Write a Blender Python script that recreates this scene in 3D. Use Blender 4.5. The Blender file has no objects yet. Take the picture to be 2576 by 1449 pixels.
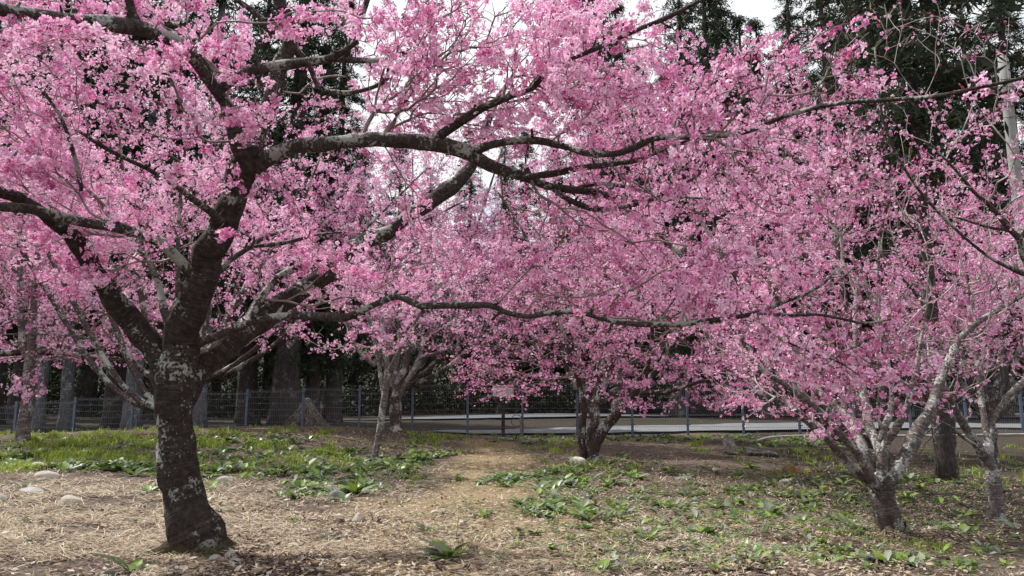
import bpy, math, random
import numpy as np
from mathutils import Vector

S = bpy.context.scene
COL = S.collection
rad = math.radians

# ---------------------------------------------------------------- camera
FW, FH, FPX = 2576.0, 1449.0, 1900.0        # photo pixels used for measuring, focal length in them
PITCH = rad(9.0)
CAMZ = 1.0
cam_d = bpy.data.cameras.new("camera")
cam = bpy.data.objects.new("camera", cam_d); COL.objects.link(cam)
cam.location = (0, 0, CAMZ); cam.rotation_euler = (rad(90) + PITCH, 0, 0)
cam_d.sensor_width = 36; cam_d.lens = 36 * FPX / FW
cam_d.clip_start = 0.05; cam_d.clip_end = 2000
S.camera = cam

# ---------------------------------------------------------------- light
SUN_TO = Vector((-0.62, 0.36, 0.95)).normalized()     # direction towards the sun
sun_el = math.asin(SUN_TO.z); sun_az = math.atan2(SUN_TO.x, SUN_TO.y)
sl = bpy.data.lights.new("sun", 'SUN'); sl.energy = 5.0; sl.angle = rad(0.53); sl.color = (1.0, 0.955, 0.89)
so = bpy.data.objects.new("sun", sl); COL.objects.link(so)
so.rotation_euler = SUN_TO.to_track_quat('Z', 'Y').to_euler(); so.location = (-20, 10, 30)

world = bpy.data.worlds.new("World"); S.world = world; world.use_nodes = True
nt = world.node_tree; nt.nodes.clear()
out = nt.nodes.new('ShaderNodeOutputWorld')
sky = nt.nodes.new('ShaderNodeTexSky'); sky.sky_type = 'NISHITA'; sky.sun_disc = False
sky.sun_elevation = sun_el; sky.sun_rotation = sun_az
bg = nt.nodes.new('ShaderNodeBackground'); bg.inputs[1].default_value = 0.12
nt.links.new(sky.outputs[0], bg.inputs[0])
cl = nt.nodes.new('ShaderNodeBackground'); cl.inputs[0].default_value = (0.95, 0.97, 1.0, 1); cl.inputs[1].default_value = 0.8
tc = nt.nodes.new('ShaderNodeTexCoord'); nz = nt.nodes.new('ShaderNodeTexNoise')
nz.inputs['Scale'].default_value = 2.6; nz.inputs['Detail'].default_value = 7
rp = nt.nodes.new('ShaderNodeValToRGB'); rp.color_ramp.elements[0].position = 0.24; rp.color_ramp.elements[1].position = 0.38
nt.links.new(tc.outputs['Generated'], nz.inputs['Vector']); nt.links.new(nz.outputs['Fac'], rp.inputs[0])
mx = nt.nodes.new('ShaderNodeMixShader')
nt.links.new(rp.outputs[0], mx.inputs[0]); nt.links.new(bg.outputs[0], mx.inputs[1]); nt.links.new(cl.outputs[0], mx.inputs[2])
nt.links.new(mx.outputs[0], out.inputs[0])

S.view_settings.view_transform = 'Standard'; S.view_settings.look = 'None'
S.view_settings.exposure = 0.5; S.view_settings.gamma = 1.0
S.cycles.max_bounces = 8; S.cycles.transparent_max_bounces = 8
S.cycles.sample_clamp_indirect = 6.0

# ---------------------------------------------------------------- helpers
RNG = np.random.default_rng(20)
def rng(s): return np.random.default_rng(s)
CP, SP = math.cos(PITCH), math.sin(PITCH)

def P(px, py, Y):
    """world point seen at photo pixel (px, py) at forward distance Y"""
    u = (np.asarray(px, float) - FW / 2) / FPX; v = -(np.asarray(py, float) - FH / 2) / FPX
    dy = CP - v * SP; dz = SP + v * CP
    t = np.asarray(Y, float) / dy
    return np.stack([t * u, t * dy, CAMZ + t * dz], -1)

def mpp(py, Y):
    v = -(py - FH / 2) / FPX
    return (Y / (CP - v * SP)) / FPX          # metres per photo pixel

class Noise:
    """cheap smooth 3-D noise from sines, about -1..1"""
    def __init__(s, seed, scale, n=14):
        r = rng(seed); s.k = r.normal(size=(n, 3)) * scale; s.p = r.uniform(0, 6.28, n); s.n = n
    def __call__(s, p):
        return np.sin(np.asarray(p) @ s.k.T + s.p).sum(-1) / math.sqrt(s.n / 2) / 1.6

def unit(v): return v / np.maximum(np.linalg.norm(v, axis=-1, keepdims=True), 1e-9)

def rand_dirs(r, n):
    return unit(r.normal(size=(n, 3)))

def mk(name, V, faces, mat, parent=None, col=None, uv=None, smooth=True, loc=None):
    """ONE mesh object from numpy arrays; faces: list of int arrays (n,k)"""
    V = np.asarray(V, np.float32).reshape(-1, 3)
    if loc is not None: V = V - np.asarray(loc, np.float32)
    if isinstance(faces, np.ndarray): faces = [faces]
    faces = [np.asarray(f, np.int32) for f in faces if len(f)]
    loops = np.concatenate([f.ravel() for f in faces])
    tot = np.concatenate([np.full(len(f), f.shape[1], np.int32) for f in faces])
    start = np.concatenate([[0], np.cumsum(tot)[:-1]]).astype(np.int32)
    me = bpy.data.meshes.new(name)
    me.vertices.add(len(V)); me.vertices.foreach_set('co', V.ravel())
    me.loops.add(len(loops)); me.loops.foreach_set('vertex_index', loops)
    me.polygons.add(len(tot)); me.polygons.foreach_set('loop_start', start)
    me.polygons.foreach_set('loop_total', tot)
    me.polygons.foreach_set('use_smooth', np.full(len(tot), smooth, bool))
    if col is not None:
        a = me.attributes.new('Col', 'FLOAT_COLOR', 'POINT')
        c = np.ones((len(V), 4), np.float32); c[:, :3] = col
        a.data.foreach_set('color', c.ravel())
    if uv is not None:                        # per-vertex uv spread to loops
        l = me.uv_layers.new(name='UVMap')
        l.data.foreach_set('uv', np.asarray(uv, np.float32)[loops].ravel())
    me.update(calc_edges=True)
    me.materials.append(mat)
    o = bpy.data.objects.new(name, me); COL.objects.link(o)
    if parent is not None: o.parent = parent
    elif loc is not None: o.location = loc
    return o

def tag(o, label, cat, group=None, kind=None):
    if label: o['label'] = label
    if cat: o['category'] = cat
    if group: o['group'] = group
    if kind: o['kind'] = kind
    return o

def empty(name, loc, label, cat, group=None):
    o = bpy.data.objects.new(name, None); COL.objects.link(o); o.location = [float(c) for c in loc]
    o.empty_display_size = 0.2
    return tag(o, label, cat, group)

class Acc:
    """collects geometry pieces into one mesh"""
    def __init__(s): s.V = []; s.F = {}; s.C = []; s.U = []; s.n = 0
    def add(s, V, F, col=None, uv=None):
        V = np.asarray(V, float).reshape(-1, 3)
        for f in (F if isinstance(F, list) else [F]):
            f = np.asarray(f)
            if len(f): s.F.setdefault(f.shape[1], []).append(f + s.n)
        s.V.append(V); s.n += len(V)
        if col is not None: s.C.append(np.broadcast_to(np.asarray(col, float), V.shape))
        if uv is not None: s.U.append(uv)
    def build(s, name, mat, parent=None, smooth=True, loc=None):
        return mk(name, np.concatenate(s.V), [np.concatenate(f) for f in s.F.values()], mat, parent,
                  np.concatenate(s.C) if s.C else None, np.concatenate(s.U) if s.U else None, smooth, loc)

def box(c, d, ax=None):
    """box geometry, centre c, full size d, optional 3x3 axes"""
    q = np.array([[x, y, z] for x in (-.5, .5) for y in (-.5, .5) for z in (-.5, .5)]) * np.asarray(d)
    if ax is not None: q = q @ np.asarray(ax)
    F = np.array([[0, 1, 3, 2], [4, 6, 7, 5], [0, 4, 5, 1], [2, 3, 7, 6], [0, 2, 6, 4], [1, 5, 7, 3]])
    return q + np.asarray(c), F

def catmull(pts, step):
    """resample rows (x,y,z,r) along a smooth curve at about `step` metres"""
    p = np.asarray(pts, float)
    if len(p) < 2: return p
    q = np.vstack([2 * p[0] - p[1], p, 2 * p[-1] - p[-2]])
    out_ = []
    for i in range(len(p) - 1):
        a, b, c, d = q[i:i + 4]
        n = max(2, int(np.linalg.norm(c[:3] - b[:3]) / step) + 1)
        t = np.linspace(0, 1, n, endpoint=False)[:, None]
        out_.append(0.5 * (2 * b + (c - a) * t + (2 * a - 5 * b + 4 * c - d) * t ** 2 + (3 * b - a - 3 * c + d) * t ** 3))
    out_.append(p[-1:])
    o = np.vstack(out_); o[:, 3] = np.maximum(o[:, 3], p[:, 3].min() * 0.8)
    return o

def tube(path, radii, sides=8, bump=0.0, noise=None, v0=0.0, cap=True):
    """tube geometry along path; returns V, faces, uv(per vertex)"""
    path = np.asarray(path, float); n = len(path)
    T = unit(np.gradient(path, axis=0))
    ref = np.array([0.31, 0.9, 0.2]) if abs(T[0] @ unit(np.array([0.31, 0.9, 0.2]))) < 0.9 else np.array([1., 0, 0])
    N = np.zeros_like(T); a = ref
    for i in range(n):
        a = a - T[i] * (a @ T[i]); a = a / max(np.linalg.norm(a), 1e-9); N[i] = a
    B = np.cross(T, N)
    th = np.linspace(0, 2 * math.pi, sides + 1)
    ring = np.cos(th)[None, :, None] * N[:, None] + np.sin(th)[None, :, None] * B[:, None]
    R = np.broadcast_to(np.asarray(radii, float)[:, None], (n, sides + 1))
    if noise is not None:
        pp = path[:, None] + ring * R[..., None]
        R = R * (1 + bump * noise(pp))
    V = path[:, None] + ring * R[..., None]
    L = v0 + np.concatenate([[0], np.cumsum(np.linalg.norm(np.diff(path, axis=0), axis=1))])
    uv = np.stack(np.broadcast_arrays((th / (2 * math.pi))[None, :], L[:, None]), -1)
    i, j = np.meshgrid(np.arange(n - 1), np.arange(sides), indexing='ij')
    w = sides + 1
    F = np.stack([i * w + j, i * w + j + 1, (i + 1) * w + j + 1, (i + 1) * w + j], -1).reshape(-1, 4)
    V = V.reshape(-1, 3); uv = uv.reshape(-1, 2)
    if cap:
        V = np.vstack([V, path[-1] + T[-1] * radii[-1] * 0.6, path[0] - T[0] * radii[0] * 0.2]); uv = np.vstack([uv, [0.5, L[-1]], [0.5, L[0]]])
        k = np.arange(sides)
        F3 = np.vstack([np.stack([(n - 1) * w + k, (n - 1) * w + k + 1, np.full(sides, n * w)], -1),
                        np.stack([k + 1, k, np.full(sides, n * w + 1)], -1)])
        return V, [F, F3], uv
    return V, [F], uv

# ---------------------------------------------------------------- materials
def new_mat(name):
    m = bpy.data.materials.new(name); m.use_nodes = True
    t = m.node_tree; t.nodes.clear()
    o = t.nodes.new('ShaderNodeOutputMaterial')
    return m, t, o

def node(t, kind, **kw):
    n = t.nodes.new(kind)
    for k, v in kw.items():
        if k.startswith('_'): setattr(n, k[1:], v)
        else: n.inputs[k.replace('__', ' ')].default_value = v
    return n

def ramp(t, src, stops):
    r = t.nodes.new('ShaderNodeValToRGB'); e = r.color_ramp.elements
    while len(e) < len(stops): e.new(0.5)
    for i, (p, c) in enumerate(stops):
        e[i].position = p; e[i].color = (*c, 1) if len(c) == 3 else c
    t.links.new(src, r.inputs[0]); return r

def mixc(t, fac, a, b):
    m = t.nodes.new('ShaderNodeMix'); m.data_type = 'RGBA'
    for sock, val in ((m.inputs[0], fac), (m.inputs[6], a), (m.inputs[7], b)):
        if hasattr(val, 'links'): t.links.new(val, sock)
        elif isinstance(val, (int, float)): sock.default_value = val
        else: sock.default_value = (*val, 1)
    return m.outputs[2]

def simple(name, c, rough=0.7, metal=0.0, var=0.15, scale=12.0, bump=0.0, spec=0.3):
    m, t, o = new_mat(name)
    tcn = node(t, 'ShaderNodeTexCoord'); nn = node(t, 'ShaderNodeTexNoise', Scale=scale, Detail=6.0)
    t.links.new(tcn.outputs['Object'], nn.inputs['Vector'])
    c = np.array(c)
    r = ramp(t, nn.outputs['Fac'], [(0.3, tuple(c * (1 - var * 2))), (0.7, tuple(np.minimum(c * (1 + var * 1.5), 1)))])
    b = node(t, 'ShaderNodeBsdfPrincipled', Roughness=rough, Metallic=metal); b.inputs['Specular IOR Level'].default_value = spec
    t.links.new(r.outputs[0], b.inputs['Base Color'])
    if bump:
        bp = node(t, 'ShaderNodeBump', Strength=bump, Distance=0.02)
        t.links.new(nn.outputs['Fac'], bp.inputs['Height']); t.links.new(bp.outputs[0], b.inputs['Normal'])
    t.links.new(b.outputs[0], o.inputs[0]); return m

def leafy(name, trans=0.4, rough=0.5, spec=0.3):
    """thin two-sided sheet whose own colour sits in the Col attribute"""
    m, t, o = new_mat(name)
    a = node(t, 'ShaderNodeAttribute', _attribute_name='Col')
    b = node(t, 'ShaderNodeBsdfPrincipled', Roughness=rough); b.inputs['Specular IOR Level'].default_value = spec
    tr = node(t, 'ShaderNodeBsdfTranslucent'); mxs = node(t, 'ShaderNodeMixShader'); mxs.inputs[0].default_value = trans
    t.links.new(a.outputs['Color'], b.inputs['Base Color']); t.links.new(a.outputs['Color'], tr.inputs['Color'])
    t.links.new(b.outputs[0], mxs.inputs[1]); t.links.new(tr.outputs[0], mxs.inputs[2]); t.links.new(mxs.outputs[0], o.inputs[0])
    return m

def bark(name, dark, light, lichen=0.3, lent=0.5, lich_c=(0.50, 0.52, 0.48), scale=1.0, moss=False, streak=False):
    m, t, o = new_mat(name); L = t.links.new
    tcn = node(t, 'ShaderNodeTexCoord'); uvn = node(t, 'ShaderNodeUVMap')
    mp = node(t, 'ShaderNodeMapping'); mp.inputs['Scale'].default_value = (22, 1.4, 1) if streak else (2.5, 34 * scale, 1); L(uvn.outputs[0], mp.inputs[0])
    n1 = node(t, 'ShaderNodeTexNoise', Scale=1.6, Detail=5.0, Roughness=0.65); L(mp.outputs[0], n1.inputs['Vector'])
    n2 = node(t, 'ShaderNodeTexNoise', Scale=24.0 * scale, Detail=9.0, Roughness=0.72); L(tcn.outputs['Object'], n2.inputs['Vector'])
    base = ramp(t, n2.outputs['Fac'], [(0.30, tuple(np.array(dark) * 0.45)), (0.5, dark), (0.74, tuple(0.6 * np.array(dark) + 0.4 * np.array(light)))])
    lr = ramp(t, n1.outputs['Fac'], [(0.54, (0, 0, 0)), (0.66, (lent,) * 3)])
    c1 = mixc(t, lr.outputs[0], base.outputs[0], light)
    n3 = node(t, 'ShaderNodeTexNoise', Scale=5.0 * scale, Detail=3.0); L(tcn.outputs['Object'], n3.inputs['Vector'])
    n4 = node(t, 'ShaderNodeTexNoise', Scale=46.0 * scale, Detail=4.0, Roughness=0.6); L(tcn.outputs['Object'], n4.inputs['Vector'])
    ad = node(t, 'ShaderNodeMath', _operation='MULTIPLY_ADD'); ad.inputs[1].default_value = 1.4
    L(n3.outputs['Fac'], ad.inputs[0]); L(n4.outputs['Fac'], ad.inputs[2])
    th = 1.40 - 0.24 * lichen
    ge = node(t, 'ShaderNodeNewGeometry'); sg = node(t, 'ShaderNodeSeparateXYZ'); L(ge.outputs['Normal'], sg.inputs[0])
    up_ = node(t, 'ShaderNodeMath', _operation='MULTIPLY_ADD'); up_.inputs[1].default_value = 0.09; L(sg.outputs[2], up_.inputs[0]); L(ad.outputs[0], up_.inputs[2])
    hf = node(t, 'ShaderNodeMath', _operation='MULTIPLY'); hf.inputs[1].default_value = 0.5; L(up_.outputs[0], hf.inputs[0])
    lm = ramp(t, hf.outputs[0], [(th / 2 - 0.022, (0, 0, 0)), (th / 2 + 0.026, (0.80,) * 3)])
    c2 = mixc(t, lm.outputs[0], c1, lich_c)
    if moss:
        sx = node(t, 'ShaderNodeSeparateXYZ'); L(tcn.outputs['Object'], sx.inputs[0])
        mm = node(t, 'ShaderNodeMath', _operation='MULTIPLY_ADD'); mm.inputs[1].default_value = -2.6
        L(sx.outputs[2], mm.inputs[0]); L(n4.outputs['Fac'], mm.inputs[2])
        mr = ramp(t, mm.outputs[0], [(0.22, (0, 0, 0)), (0.42, (0.85,) * 3)])
        c2 = mixc(t, mr.outputs[0], c2, (0.075, 0.065, 0.018))
    b = node(t, 'ShaderNodeBsdfPrincipled', Roughness=0.9); b.inputs['Specular IOR Level'].default_value = 0.12
    L(c2, b.inputs['Base Color'])
    sm = node(t, 'ShaderNodeMath', _operation='ADD'); L(n1.outputs['Fac'], sm.inputs[0]); L(n2.outputs['Fac'], sm.inputs[1])
    s2 = node(t, 'ShaderNodeMath', _operation='MULTIPLY_ADD'); s2.inputs[1].default_value = 0.5
    L(lm.outputs[0], s2.inputs[0]); L(sm.outputs[0], s2.inputs[2])
    bp = node(t, 'ShaderNodeBump', Strength=1.0, Distance=0.035); L(s2.outputs[0], bp.inputs['Height']); L(bp.outputs[0], b.inputs['Normal'])
    L(b.outputs[0], o.inputs[0]); return m

M_BARK_MAIN = bark('dark_cherry_bark', (0.045, 0.035, 0.032), (0.19, 0.16, 0.15), 0.06, 0.34, moss=True)
M_BARK_LIMB = bark('lichened_limb_bark', (0.066, 0.054, 0.050), (0.27, 0.235, 0.22), 0.50, 0.45)
M_BARK_PALE = bark('pale_birchlike_cherry_bark', (0.13, 0.105, 0.10), (0.46, 0.42, 0.41), 0.50, 0.9, (0.50, 0.50, 0.48), 0.8)
M_BARK_MID = bark('grey_brown_cherry_bark', (0.075, 0.055, 0.052), (0.30, 0.25, 0.24), 0.50, 0.6, scale=0.8)
M_BARK_DARK = bark('dark_spotted_cherry_bark', (0.055, 0.038, 0.034), (0.20, 0.165, 0.155), 0.34, 0.2, scale=0.8)
M_BARK_MOSS = bark('grey_cherry_bark_with_mossy_foot', (0.080, 0.062, 0.058), (0.30, 0.26, 0.25), 0.34, 0.45, scale=0.8, moss=True)
M_TWIG = simple('twig_bark', (0.20, 0.160, 0.150), 0.8, var=0.3, scale=9)
M_TWIG_PALE = simple('pale_twig_bark', (0.33, 0.285, 0.275), 0.8, var=0.3, scale=9)
M_PETAL = leafy('cherry_petals', 0.30, 0.6, 0.15)
M_LEAF = leafy('weed_leaves', 0.30, 0.42, 0.45)
M_GRASS = leafy('grass_blades', 0.40, 0.5, 0.3)
M_NEEDLE = leafy('cedar_foliage', 0.10, 0.7, 0.15)
M_STRAW = leafy('dry_straw', 0.10, 0.7, 0.2)

# ---------------------------------------------------------------- terrain height
CTRL = [  # photo pixel x, y and forward distance of ground points
    (0, 1449, 4.3), (500, 1395, 5.0), (800, 1449, 4.35), (1500, 1449, 4.6), (2100, 1449, 5.0), (2576, 1449, 5.3),
    (100, 1250, 7.0), (55, 1114, 14), (180, 1089, 19.0), (945, 1157, 13), (990, 1081, 19.0), (700, 1200, 9.5), (700, 1072, 19.3),
    (400, 1082, 19.0), (420, 1160, 11.5), (850, 1073, 19.6),
    (1200, 1300, 6.8), (1490, 1162, 13.5), (1450, 1099, 22), (1175, 1099, 22), (1300, 1130, 16.5), (1060, 1090, 20.5),
    (2240, 1338, 8.2), (2510, 1308, 9.5), (2390, 1208, 13), (1864, 1093, 22.5), (2300, 1090, 22.5), (2560, 1086, 22.5),
    (1900, 1250, 10.5), (1700, 1350, 6.6), (1880, 1140, 17), (2300, 1140, 18), (1650, 1120, 18.5),
    (1300, 1078, 26.5), (1800, 1069, 27), (2400, 1066, 27.5), (1300, 1054, 33), (1300, 1041, 38), (900, 1062, 30), (850, 1055, 36),
    (2000, 1046, 36), (2500, 1044, 38), (300, 1092, 24), (50, 1100, 24), (700, 1082, 24), (300, 1062, 32), (500, 1058, 40), (1500, 1040, 46), (2300, 1036, 46)]
c3 = P([c[0] for c in CTRL], [c[1] for c in CTRL], [c[2] for c in CTRL])
extra = np.array([(-6, 1, 0.05), (0, 1, 0.05), (6, 1, -0.1), (-14, 5, 0.25), (-16, 15, 0.45), (14, 8, -0.3), (18, 16, -0.2), (-25, 25, 0.4),
                  (30, 25, 0.2), (-40, 50, 1.0), (40, 50, 1.0), (0, 60, 1.2), (-40, -10, 0.0), (40, -10, -0.2), (0, -20, 0.0),
                  (-60, 80, 2), (60, 80, 2), (0, 90, 2), (-10, 36, 0.5), (20, 36, 0.5)])
CX = np.vstack([c3, extra])
def _phi(r): return np.sqrt(r * r + 0.6)
A_ = _phi(np.linalg.norm(CX[:, None, :2] - CX[None, :, :2], axis=-1)) + 0.02 * np.eye(len(CX))
n_ = len(CX); K_ = np.zeros((n_ + 3, n_ + 3)); K_[:n_, :n_] = A_
Q_ = np.c_[np.ones(n_), CX[:, :2]]; K_[:n_, n_:] = Q_; K_[n_:, :n_] = Q_.T
W_ = np.linalg.solve(K_, np.r_[CX[:, 2], 0, 0, 0])
gn1, gn2, gn3 = Noise(1, 1.1), Noise(2, 4.5), Noise(3, 17)
def gz(x, y):
    x = np.asarray(x, float); y = np.asarray(y, float); sh = x.shape
    x = x.ravel(); y = y.ravel(); z = np.empty(len(x))
    for i in range(0, len(x), 40000):
        a, b = x[i:i + 40000], y[i:i + 40000]
        d = np.hypot(a[:, None] - CX[None, :, 0], b[:, None] - CX[None, :, 1])
        z[i:i + 40000] = _phi(d) @ W_[:n_] + W_[n_] + W_[n_ + 1] * a + W_[n_ + 2] * b
    p = np.c_[x, y, 0 * x]; near = np.clip((45 - np.hypot(x, y)) / 20, 0, 1)
    z += near * (0.022 * gn1(p) + 0.012 * gn2(p) + 0.006 * gn3(p))
    return z.reshape(sh)

_tx = np.arange(-24, 24.01, .08); _ty = np.arange(1.5, 32.01, .08)
_tz = gz(*np.meshgrid(_tx, _ty)); gz_exact = gz
def gz(x, y):
    x = np.asarray(x, float); y = np.asarray(y, float)
    fx, fy = (x - _tx[0]) / .08, (y - _ty[0]) / .08
    inside = (fx >= 0) & (fy >= 0) & (fx < len(_tx) - 1.001) & (fy < len(_ty) - 1.001)
    i0 = np.clip(fx, 0, len(_tx) - 2).astype(int); j0 = np.clip(fy, 0, len(_ty) - 2).astype(int); a, b = fx - i0, fy - j0
    z = (_tz[j0, i0] * (1 - a) + _tz[j0, i0 + 1] * a) * (1 - b) + (_tz[j0 + 1, i0] * (1 - a) + _tz[j0 + 1, i0 + 1] * a) * b
    if not inside.all(): z = np.where(inside, z, gz_exact(x, y)) if x.ndim == 0 else z
    if x.ndim and not inside.all(): z = z.copy(); z[~inside] = gz_exact(x[~inside], y[~inside])
    return z

def hit(px, py):
    """where the rays through photo pixels meet the ground"""
    px = np.atleast_1d(np.asarray(px, float)); py = np.atleast_1d(np.asarray(py, float))
    Ys = np.concatenate([np.linspace(2.5, 12, 60), np.linspace(12.2, 30, 60)])
    res = np.full((len(px), 3), np.nan); done = np.zeros(len(px), bool); prev = None; pY = 2.4
    for Y in Ys:
        q = P(px, py, np.full(len(px), Y)); h = q[:, 2] - gz(q[:, 0], q[:, 1])
        if prev is not None:
            k = (~done) & (h <= 0)
            if k.any():
                f = prev[k] / np.maximum(prev[k] - h[k], 1e-6); yy = pY + (Y - pY) * np.clip(f, 0, 1)
                r = P(px[k], py[k], yy); r[:, 2] = gz(r[:, 0], r[:, 1]); res[k] = r; done |= k
        prev, pY = h, Y
    return res

# ---------------------------------------------------------------- ground sheet
def axis(lo, a, b, hi, step):
    f = np.arange(a, b, step)
    def out_(d):
        v = []; s = step; p = 0
        while p < d: s *= 1.18; p += s; v.append(p)
        return np.array(v)
    return np.concatenate([(a - out_(a - lo))[::-1], f, b + out_(hi - b)])
gx = axis(-220, -9, 11, 220, 0.085); gy = axis(-120, 2.5, 23, 260, 0.085)
GX, GY = np.meshgrid(gx, gy); GZ = gz(GX, GY)
nx, ny = len(gx), len(gy)
i, j = np.meshgrid(np.arange(ny - 1), np.arange(nx - 1), indexing='ij')
gF = np.stack([i * nx + j, i * nx + j + 1, (i + 1) * nx + j + 1, (i + 1) * nx + j], -1).reshape(-1, 4)

def ground_mat():
    m, t, o = new_mat('dry_soil_and_straw'); L = t.links.new
    tcn = node(t, 'ShaderNodeTexCoord')
    n1 = node(t, 'ShaderNodeTexNoise', Scale=0.55, Detail=4.0); L(tcn.outputs['Object'], n1.inputs['Vector'])
    n2 = node(t, 'ShaderNodeTexNoise', Scale=26.0, Detail=10.0, Roughness=0.75); L(tcn.outputs['Object'], n2.inputs['Vector'])
    n3 = node(t, 'ShaderNodeTexVoronoi', Scale=34.0); L(tcn.outputs['Object'], n3.inputs['Vector'])
    n4 = node(t, 'ShaderNodeTexNoise', Scale=3.0, Detail=6.0); L(tcn.outputs['Object'], n4.inputs['Vector'])
    a = ramp(t, n2.outputs['Fac'], [(0.30, (0.03, 0.023, 0.018)), (0.5, (0.115, 0.09, 0.07)), (0.72, (0.30, 0.245, 0.185))])
    b = ramp(t, n2.outputs['Fac'], [(0.30, (0.030, 0.022, 0.02)), (0.5, (0.11, 0.085, 0.07)), (0.72, (0.28, 0.23, 0.185))])
    pth = ramp(t, n2.outputs['Fac'], [(0.28, (0.10, 0.07, 0.035)), (0.5, (0.27, 0.205, 0.12)), (0.72, (0.45, 0.37, 0.24))])
    hum_shade = ramp(t, n2.outputs['Fac'], [(0.30, (0.012, 0.010, 0.008)), (0.5, (0.042, 0.036, 0.028)), (0.72, (0.115, 0.098, 0.078))])  # humus tones, also the colour of the painted shade
    sep = node(t, 'ShaderNodeSeparateColor'); at_ = node(t, 'ShaderNodeAttribute', _attribute_name='Col'); L(at_.outputs['Color'], sep.inputs[0])
    r = ramp(t, n4.outputs['Fac'], [(0.42, (0, 0, 0)), (0.60, (1, 1, 1))])
    c = mixc(t, r.outputs[0], a.outputs[0], b.outputs[0]); c = mixc(t, sep.outputs[1], c, pth.outputs[0]); c = mixc(t, sep.outputs[0], c, hum_shade.outputs[0])
    bs = node(t, 'ShaderNodeBsdfPrincipled', Roughness=0.95); bs.inputs['Specular IOR Level'].default_value = 0.1
    L(c, bs.inputs['Base Color'])
    ad = node(t, 'ShaderNodeMath', _operation='MULTIPLY_ADD'); ad.inputs[1].default_value = 0.5
    L(n3.outputs['Distance'], ad.inputs[0]); L(n2.outputs['Fac'], ad.inputs[2])
    bp = node(t, 'ShaderNodeBump', Strength=1.0, Distance=0.03); L(ad.outputs[0], bp.inputs['Height']); L(bp.outputs[0], bs.inputs['Normal'])
    L(bs.outputs[0], o.inputs[0]); return m
M_GROUND = ground_mat()
def soft(x): return np.clip(x, 0, 1) ** 2 * (3 - 2 * np.clip(x, 0, 1))
gp = np.stack([GX, GY, 0 * GX], -1).reshape(-1, 3); gq = Noise(7, .8)(gp) * .5
bank = soft((gp[:, 1] - 22.9 + gq) / .8)                                    # woodland humus beyond the fence, darkened to paint in the wood's shade
slope = .88 * soft((gp[:, 0] - 2.6 - .10 * gp[:, 1] + gq * 1.6) / 1.6)        # leaf-mould on the right slope, darkened to stand in for tree shade
trail = np.zeros(len(gp))
for (ax_, ay_), (bx_, by_), wd_ in [((.0, 4.0), (-.1, 7.5), 1.05), ((-.1, 7.5), (-.3, 12), .65), ((-.2, 12), (-.5, 18), .6), ((-.5, 4.4), (.9, 5.6), .6)]:
    d_ = np.array([bx_ - ax_, by_ - ay_]); f_ = np.clip(((gp[:, :2] - [ax_, ay_]) @ d_) / (d_ @ d_), 0, 1)
    trail = np.maximum(trail, soft(1.5 - np.linalg.norm(gp[:, :2] - [ax_, ay_] - f_[:, None] * d_, axis=1) / wd_ + gq * .5))
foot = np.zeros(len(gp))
for fx_, fy_, fr_ in [(600, 1400, .55), (700, 1420, .4), (1540, 1175, .6), (2250, 1345, .5), (1020, 1090, .8)]:  # dark soil at trunk feet, doubling as painted trunk shadows
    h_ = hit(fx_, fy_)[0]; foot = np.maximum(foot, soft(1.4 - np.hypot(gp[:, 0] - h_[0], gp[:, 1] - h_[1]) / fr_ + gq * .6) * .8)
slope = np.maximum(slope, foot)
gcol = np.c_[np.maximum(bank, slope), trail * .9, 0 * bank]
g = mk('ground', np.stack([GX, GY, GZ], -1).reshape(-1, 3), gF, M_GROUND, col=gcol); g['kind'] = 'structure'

def strip(name, near, far, mat, lift, step=0.6):
    """ribbon of ground between two world polylines (x,y)"""
    n = 160; ne = np.array(near, float); fa = np.array(far, float)
    def rs(p):
        d = np.r_[0, np.cumsum(np.linalg.norm(np.diff(p, axis=0), axis=1))]; s = np.linspace(0, d[-1], n)
        return np.c_[np.interp(s, d, p[:, 0]), np.interp(s, d, p[:, 1])]
    A, B = rs(ne), rs(fa); k = 9
    w = np.linspace(0, 1, k)[None, :, None]
    q = A[:, None] * (1 - w) + B[:, None] * w
    z = gz(q[..., 0], q[..., 1])
    z = np.maximum(z, z.mean(1, keepdims=True) * 0.6 + z * 0.4) + lift
    V = np.concatenate([q, z[..., None]], -1).reshape(-1, 3)
    ii, jj = np.meshgrid(np.arange(n - 1), np.arange(k - 1), indexing='ij')
    F = np.stack([ii * k + jj, (ii + 1) * k + jj, (ii + 1) * k + jj + 1, ii * k + jj + 1], -1).reshape(-1, 4)
    o = mk(name, V, F, mat); o['kind'] = 'structure'; return o
M_CONC = simple('pale_concrete', (0.15, 0.155, 0.168), 0.85, var=0.10, scale=2.5, bump=0.05)
M_CONC2 = simple('grey_asphalt', (0.105, 0.112, 0.13), 0.85, var=0.08, scale=2.5, bump=0.05)
strip('road', [(-2.6, 23.2), (60, 23.6)], [(-2.2, 24.3), (0.3, 25.7), (3, 26.6), (9, 27.2), (60, 28.6)], M_CONC, 0.035)
strip('path', [(-8.6, 31.3), (-5.5, 31.6), (4, 33.4), (60, 35.5)], [(-8.2, 31.6), (-5.5, 34.5), (4, 38), (60, 41)], M_CONC2, 0.05)

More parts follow.
